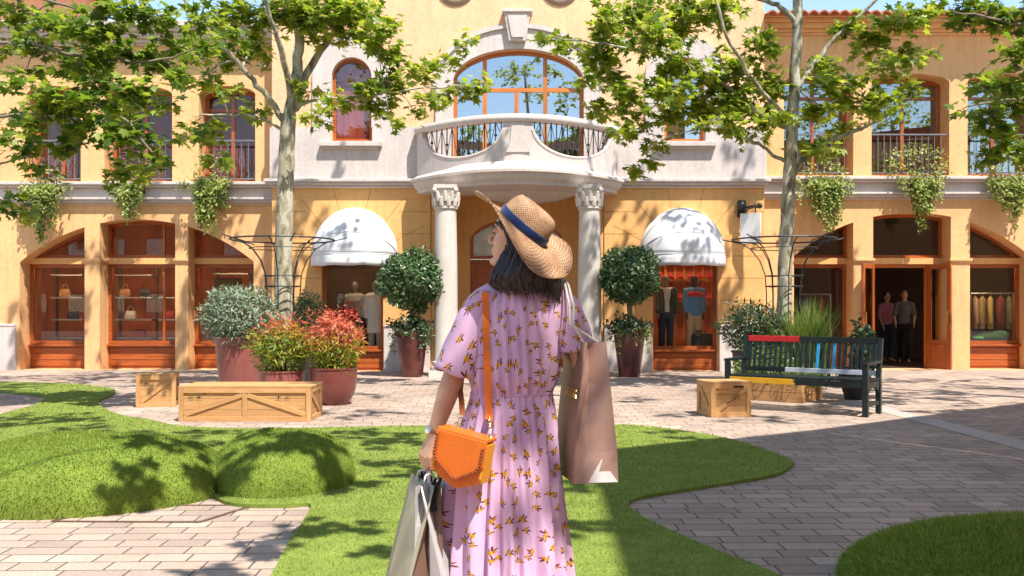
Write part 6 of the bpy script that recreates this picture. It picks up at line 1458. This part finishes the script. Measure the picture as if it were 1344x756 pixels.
for h in (.003,.010,.020,.029,.033):
    b_=.0018 if .005<h<.03 else .0002; rr.append([hp((.1045+.003+b_)*math.cos(2*PI*i/n),(.0945+b_)*math.sin(2*PI*i/n),h) for i in range(n)])
mb.loft(rr); mb.build('ribbon',cloth('blue_ribbon',(.012,.035,.13),.5),hat,smooth=60)
mb=MB(); mb.tube([r for r in rows[0][0]]+[rows[0][0][0]],.0032,6,caps=False); mb.build('brim_edge',STRAW,hat,smooth=60)
# ---- watch and ring
ax=(WR-EL).normalized(); wc=WR-ax*.012; u1=ax.cross(Vector((0,0,1))).normalized(); u2=ax.cross(u1); mb=MB()
rr=[]
for q in (-.007,-.004,.004,.007): rr.append([wc+ax*q+(u1*math.cos(2*PI*i/28)+u2*math.sin(2*PI*i/28))*(.0268+(.0015 if abs(q)<.006 else 0)) for i in range(28)])
mb.loft(rr); watch=mb.build('watch_strap',M('brown_strap',(.30,.11,.05),.5),woman,smooth=50)
dn=Vector((-.75,-.62,.1)); dn=(dn-ax*dn.dot(ax)).normalized(); mb=MB(); dd=dn.cross(ax)
for r_,h_,mi in ((.0165,.0,0),(.0165,.007,0),(.0145,.0085,0)): pass
rr=[[wc+dn*(.027+h_)+(ax*math.cos(2*PI*i/24)+dd*math.sin(2*PI*i/24))*r_ for i in range(24)] for r_,h_ in ((.015,.0),(.0165,.001),(.0165,.006),(.014,.0075))]
mb.loft(rr); mb.build('watch_case',M('steel_watch',(.62,.55,.48),.25,.03,metal=.8),watch,smooth=40)
# ================================================================ ORANGE HANDBAG
ORL=M('orange_leather',(.68,.15,.012),.42,.07,6,.05,.12,130,.4,coat=.12); ORE=M('yellow_orange_gusset',(.72,.30,.02),.5,.06,6,.05,.1,130,.3); ORB=M('braid_tan_leather',(.36,.075,.012),.5,.12,20,.06,.1,200); GOLD=M('pale_gold_metal',(.75,.55,.33),.25,.04,metal=1)
hb=thing('handbag','orange leather crossbody bag with pointed braided flap at the hip of the dress','handbag',P(607,600,3.27))
bo=P(607,604,3.27); ya=R(-24); Mr=Matrix.Rotation(R(7),3,'Y')@Matrix.Identity(3); Mz=Matrix.Rotation(ya,3,'Z'); Mt=Matrix.Rotation(ya,3,'Z')@Matrix.Rotation(R(11),3,'Y')
Bw=lambda a,b,c: bo+Mt@Vector((a,b,c))
w,h,dp=.190,.185,.072
def slab(mb,poly,y0,y1): 
    nn=len(poly); A=[Bw(p[0],y0,p[1]) for p in poly]; B_=[Bw(p[0],y1,p[1]) for p in poly]; mb.add(A+B_,[tuple(range(nn-1,-1,-1)),tuple(range(nn,2*nn))]+[(i,(i+1)%nn,nn+(i+1)%nn,nn+i) for i in range(nn)])
body=[(-w/2+.006,h/2-.01),(-w/2,h*.1),(-w/2+.002,-h/2+.055),(-w/2+.014,-h/2+.03),(-.012,-h/2),(.012,-h/2),(w/2-.014,-h/2+.03),(w/2-.002,-h/2+.055),(w/2,h*.1),(w/2-.006,h/2-.01)]
mb=MB(); slab(mb,body,-dp/2+.008,dp/2); mb.build('body',ORL,hb,bevel=.005)
for s in (-1,1):
    mb=MB(); mb.add([Bw(s*w/2+s*.002,y_,z_) for y_,z_ in ((-dp/2+.004,h/2-.012),(-dp/2,-h/2+.055),(-dp/2+.012,-h/2+.036),(dp/2-.012,-h/2+.036),(dp/2,-h/2+.055),(dp/2-.004,h/2-.012))]+[Bw(s*(w/2-.008),y_,z_) for y_,z_ in ((-dp/2+.004,h/2-.012),(-dp/2,-h/2+.055),(-dp/2+.012,-h/2+.036),(dp/2-.012,-h/2+.036),(dp/2,-h/2+.055),(dp/2-.004,h/2-.012))],[tuple(range(6)),tuple(range(11,5,-1))]+[(i,(i+1)%6,6+(i+1)%6,6+i) for i in range(6)])
    mb.build('gusset',ORE,hb,bevel=.003)
flap=[(-w/2-.002,h/2),(-w/2-.004,h*.02),(-w/2+.012,-h*.10),(-.010,-h*.335),(.010,-h*.335),(w/2-.012,-h*.10),(w/2+.004,h*.02),(w/2+.002,h/2)]
mb=MB(); slab(mb,flap,-dp/2-.006,-dp/2+.004); slab(mb,[(-w/2-.002,h/2-.006),(w/2+.002,h/2-.006),(w/2+.002,h/2+.008),(-w/2-.002,h/2+.008)],-dp/2-.004,dp/2+.002); fl_=mb.build('flap',ORL,hb,bevel=.004)
mb=MB(); edge=[(-w/2+.006,h*.42)]+[(a*.90,b+.006) for a,b in flap[1:-1]]+[(w/2-.006,h*.42)]
tot=[]
for (a,b),(c,d) in zip(edge[:-1],edge[1:]):
    L_=math.hypot(c-a,d-b); m_=max(1,int(L_/.0100))
    for i in range(m_): tot.append((a+(c-a)*i/m_,b+(d-b)*i/m_,math.atan2(d-b,c-a)))
for i,(a,b,an) in enumerate(tot):
    for s in (-1,1):
        q=an+s*.75; mb.tube([Bw(a-math.cos(q)*.0075,-dp/2-.0085,b-math.sin(q)*.0075),Bw(a,-dp/2-.0105,b),Bw(a+math.cos(q)*.0075,-dp/2-.0085,b+math.sin(q)*.0075)],[.0022,.0038,.0022],6)
mb.build('braid',ORB,fl_,smooth=60)
RT=Bw(w/2-.004,.0,h/2+.004); LT=Bw(-w/2+.03,.02,h/2+.004)
def chain(mb,a,b,n,r=.006):
    a=Vector(a); b=Vector(b); t=(b-a).normalized(); u=t.cross(Vector((0,1,0))).normalized(); v=t.cross(u); 
    for i in range(n):
        c=a+(b-a)*(i+.5)/n; s=u if i%2 else v; L_=(b-a).length/n*.72; mb.tube([c+t*math.cos(q)*L_+s*math.sin(q)*r*.7 for q in np.linspace(0,2*PI,13)],.0016,5,caps=False)
S1=wp(642,548,3.30); S1.y=min(back_y(S1.x,S1.z)-.012,3.31)
S2=wp(607,545,3.32)
mb=MB(); chain(mb,S1,RT,7); mb.build('chain',GOLD,hb); mb=MB(); chain(mb,S2,LT,5); mb.build('chain',GOLD,hb)
mb=MB(); sp_=[]
for i in range(41):
    t=i/40; px=636+(642-636)*t; py=366+(548-366)*t; q=wp(px,py,3.36); yb2=min(back_y(q.x+k,q.z) for k in (-.012,0,.012)); sp_.append([q.x,yb2-.0035,q.z])
sp_=np.array(sp_); ys=sp_[:,1].copy()
for _ in range(6): ys[1:-1]=np.minimum(ys[1:-1],(ys[:-2]+ys[2:])/2)
ys[-1]=S1.y
vs=[]
def top_z(x_,y_):
    h=BV.ray_cast(Vector((x_,y_,1.7)),Vector((0,0,-1))); return (h[0].z if h[0] is not None else 1.36)+.004
top=[[sp_[0][0]+.006,y_,top_z(sp_[0][0]+.004,y_)] for y_ in (3.52,3.49,3.465,3.44,3.42)]
path=[Vector(p) for p in top]+[Vector((sp_[i][0],ys[i],sp_[i][2])) for i in range(41) if sp_[i][2]<top[-1][2]-.006]
rings=[]
for p in path: rings.append([p+Vector((-.0125,0,0)),p+Vector((.0125,0,0)),p+Vector((.0125,-.003,0)),p+Vector((-.0125,-.003,0))])
mb.loft(rings); mb.build('strap',ORL,hb,bevel=.0008)
mb=MB(); pts=[Vector((-.10,3.53,1.36)),Vector((-.12,3.60,1.28)),Vector((-.16,3.60,1.15)),Vector((-.182,3.53,1.06)),wp(604,512,3.44),wp(606,528,3.38),S2]; mb.loft([[p+Vector((-.010,0,0)),p+Vector((.010,0,0)),p+Vector((.010,-.003,0)),p+Vector((-.010,-.003,0))] for p in pts]); mb.build('strap',M('strap_brown',(.26,.07,.02),.5),hb)
# ================================================================ PAPER BAGS
def paper(name,c,rough=.5): return M(name,c,rough,.05,3,.03,.45,7,.35)
ROPE=M('white_cord',(.66,.62,.56),.8,.1,30,.05,.3,400)
def paper_bag(label,top,yaw,Wd,T,Hh,t0,mat,mgus,pitch=0,mbot=None,mid=0.0,roll=0):
    """top = middle of the mouth; local x = along the wide faces, the narrow gusset at -x end is turned to the viewer"""
    t=thing('paper_bag',label,'shopping bag',top); Mz=Matrix.Rotation(yaw,3,'Z')@Matrix.Rotation(pitch,3,'Y')@Matrix.Rotation(roll,3,'X'); top=Vector(top); W=lambda x,y,z: top+Mz@Vector((x,y,z))
    lv=[(0,t0,.055),(-Hh*.30,t0+(T/2-t0)*.35,.042),(-Hh*.78,T/2*.96,.012),(-Hh,T/2,0)]
    mb=MB()
    for s in (-1,1):
        vs=[];n=9
        for j in range(7):
            tt=j/6; z=-Hh*tt; yy=np.interp(tt,[0,.3,.78,1],[t0,t0+(T/2-t0)*.35,T/2*.96,T/2])
            for i in range(n): x=-Wd/2+Wd*i/(n-1); vs.append(W(x,s*(yy+.004*math.sin(x*14+tt*5)*math.sin(PI*tt)*math.sin(PI*i/(n-1))),z))
        mb.add(vs,[(j*n+i,j*n+i+1,(j+1)*n+i+1,(j+1)*n+i) for j in range(6) for i in range(n-1)])
    o=mb.build('main_panel',mat,t,smooth=50); so=o.modifiers.new('t','SOLIDIFY'); so.thickness=.0012
    for e in (-1,1):
        mb=MB(); vs=[]
        for z,yy,k in lv: vs+=[W(e*Wd/2,-yy,z),W(e*(Wd/2-k),mid*yy,z),W(e*Wd/2,yy,z)]
        mb.add(vs,[(j*3+i,j*3+i+1,(j+1)*3+i+1,(j+1)*3+i) for j in range(3) for i in range(2)]); o=mb.build('gusset',mgus,t); so=o.modifiers.new('t','SOLIDIFY'); so.thickness=.0012
        if mbot and e<0:
            mb=MB(); mb.add([W(e*(Wd/2+.002),-T/2*.97,-Hh+.002),W(e*(Wd/2+.002),T/2*mid,-Hh+.002),W(e*(Wd/2-.004),-T/2*.25,-Hh*.83)],[(0,1,2)]); o=mb.build('gusset_fold',mbot,t); so=o.modifiers.new('t','SOLIDIFY'); so.thickness=.002; so.offset=1
    mb=MB(); mb.box(W(0,0,-Hh+.003),(Wd-.004,T-.004,.003),M=Mz); mb.build('base',mat,t)
    return t,W,Mz
MAUVESH=paper('mauve_paper_shaded',(.30,.18,.13)); MAUVELIT=paper('mauve_paper_lit',(.41,.25,.195)); WHT=paper('white_paper',(.70,.66,.63)); SILV=M('silver_paper',(.56,.55,.54),.38,.05,3,.03,.12,14,.5,metal=.35); OLIV=M('olive_silver_paper',(.42,.38,.27),.36,.06,3,.03,.12,14,.5,metal=.3); BRN=paper('brown_paper',(.15,.085,.06),.45)  # mauve bag: shade put into the wide panel colour, light into the gusset colour
tp=wp(767,449,3.34); Wd=.31
ctr=tp+Vector((.015,Wd/2+.0,0)); 
t,W,Mz=paper_bag('tall mauve paper bag with gold lettering hanging from the bent right arm',ctr,R(90+10),Wd,.160,.495,.036,MAUVESH,MAUVELIT,R(0),WHT,.38)
v,f=text_geo('BVLGARI',.046,.0008); mb=MB(); yy=.036+(.0925-.036)*.5; tl=math.atan2(.0925-.036,.30)
mb.add([W(p.x*-1*-1-.06,yy+.0035+p.z+ (-(p.y))*.11,-.185+p.y) for p in [Vector((-q.x,q.y,q.z)) for q in v]],f); mb.build('gold_lettering',M('gold_foil',(.62,.42,.12),.3,.03,metal=.9),t,fix=True)
mb=MB()
for dx in (-.005,.006):
    pts=[W(-Wd*.32,dx*5,0)]; e=wp(744,385,3.36); e.y=back_y(.2,1.33,3.40)-.008
    pts=[W(-Wd*.36,.03*(1 if dx>0 else -1),-.01),wp(750+dx*400,425,3.335),wp(750+dx*500,402,3.36),Vector((.195+dx,3.40,1.365)),Vector((.185+dx,3.47,1.385)),Vector((.19+dx,3.54,1.34)),W(Wd*.2,.03*(1 if dx>0 else -1),-.01)]
    mb.tube(pts,.0042,7)
mb.build('handle',ROPE,t,smooth=60)
g=GRIP
def rope(mb,W,Wd,y0):
    for s in (-1,1):
        mb.tube([W(-Wd*.24,s*y0,-.015),W(-Wd*.20,s*y0*.9,.02),g+Vector((.0,-.016,-.012)),g+Vector((0,0,.002)),g+Vector((0,.016,-.012)),W(Wd*.20,s*y0*.9,.02),W(Wd*.24,s*y0,-.015)],.0042,7)
tpA=g+Vector((-.016,.01,-.055)); t,W,Mz=paper_bag('olive silver paper bag with brown gussets in the hanging left hand',tpA,R(90+22),.29,.135,.46,.012,OLIV,BRN,roll=.115)
mb=MB(); rope(mb,W,.30,.012); mb.build('handle',ROPE,t,smooth=60)
mb=MB()
for i in range(7):
    x_=-.12+.03*i; mb.tube([W(x_,-.006,-.09),W(x_+.006,.004,-.03),W(x_+random.gauss(0,.006),random.gauss(0,.008),.018+random.random()*.02)],[.016,.014,.004],6)
mb.build('tissue_paper',BLK,t,smooth=40)
tpB=g+Vector((.016,.0,-.055)); t,W,Mz=paper_bag('bright silver paper bag held close to the lilac skirt in the hanging left hand',tpB,R(90-20),.27,.125,.47,.010,SILV,SILV,roll=-.115)
mb=MB(); rope(mb,W,.27,.010); mb.build('handle',ROPE,t,smooth=60)

# leaf shade on the figure and around it, from the low bough behind the viewer
for px,py,d,dist,r,n in ((748,440,3.4,8.5,.09,5),(765,520,3.4,8.5,.12,6),(712,575,3.3,8.6,.05,3),(715,625,3.3,8.6,.04,2),(790,600,3.4,8.6,.14,7),(605,430,3.4,9.0,.05,2),(665,410,3.35,9.0,.04,1)):
    shade_w(T6,P(px,py,d),dist,r,n,.6,False)
for px,py,h,r,n in ((800,640,7.0,.5,40),(760,700,7.0,.45,34),(830,600,7.2,.5,36),(720,640,7.0,.4,26),(900,700,7.0,.5,40),(860,575,7.4,.5,28)): shade(T6,px,py,h,r,n)
T6.finish()
# ================================================================ LIGHT, SKY, CAMERA
w=bpy.data.worlds.new('World'); SC.world=w; w.use_nodes=True; nt=w.node_tree; bg=nt.nodes['Background']; sky=nt.nodes.new('ShaderNodeTexSky')
sky.sky_type='NISHITA'; sky.sun_disc=False; sky.sun_elevation=SUN_EL; sky.sun_rotation=PI-SUN_AZ; sky.altitude=600; sky.air_density=1.0; sky.dust_density=.0; sky.ozone_density=2.0
tn=nt.nodes.new('ShaderNodeMixRGB'); tn.blend_type='MULTIPLY'; tn.inputs[0].default_value=1; tn.inputs[2].default_value=(1.0,.93,.82,1); nt.links.new(sky.outputs[0],tn.inputs[1]); nt.links.new(tn.outputs[0],bg.inputs[0]); bg.inputs[1].default_value=.15
L=bpy.data.lights.new('sun','SUN'); L.energy=3.6; L.angle=R(.53); L.color=(1,.945,.86); lo=bpy.data.objects.new('sun',L); COL.objects.link(lo); lo.location=SUNV*40; lo.rotation_euler=(-SUNV).to_track_quat('-Z','Y').to_euler()
cam=bpy.data.cameras.new('camera'); co_=bpy.data.objects.new('camera',cam); COL.objects.link(co_); SC.camera=co_
co_.location=(0,0,H); co_.rotation_euler=(PI/2,0,0); cam.sensor_width=36; cam.lens=36*F/1344; cam.shift_y=(HY-378)/1344; cam.clip_end=1500; cam.clip_start=.05
cam.dof.use_dof=True; cam.dof.focus_distance=3.4; cam.dof.aperture_fstop=18
SC.view_settings.view_transform='Standard'; SC.view_settings.look='None'; SC.view_settings.exposure=1.26; SC.view_settings.gamma=1
SC.render.engine='CYCLES'; c=SC.cycles; c.max_bounces=8; c.diffuse_bounces=4; c.glossy_bounces=4; c.transparent_max_bounces=12; c.caustics_reflective=False; c.caustics_refractive=False; c.use_denoising=True
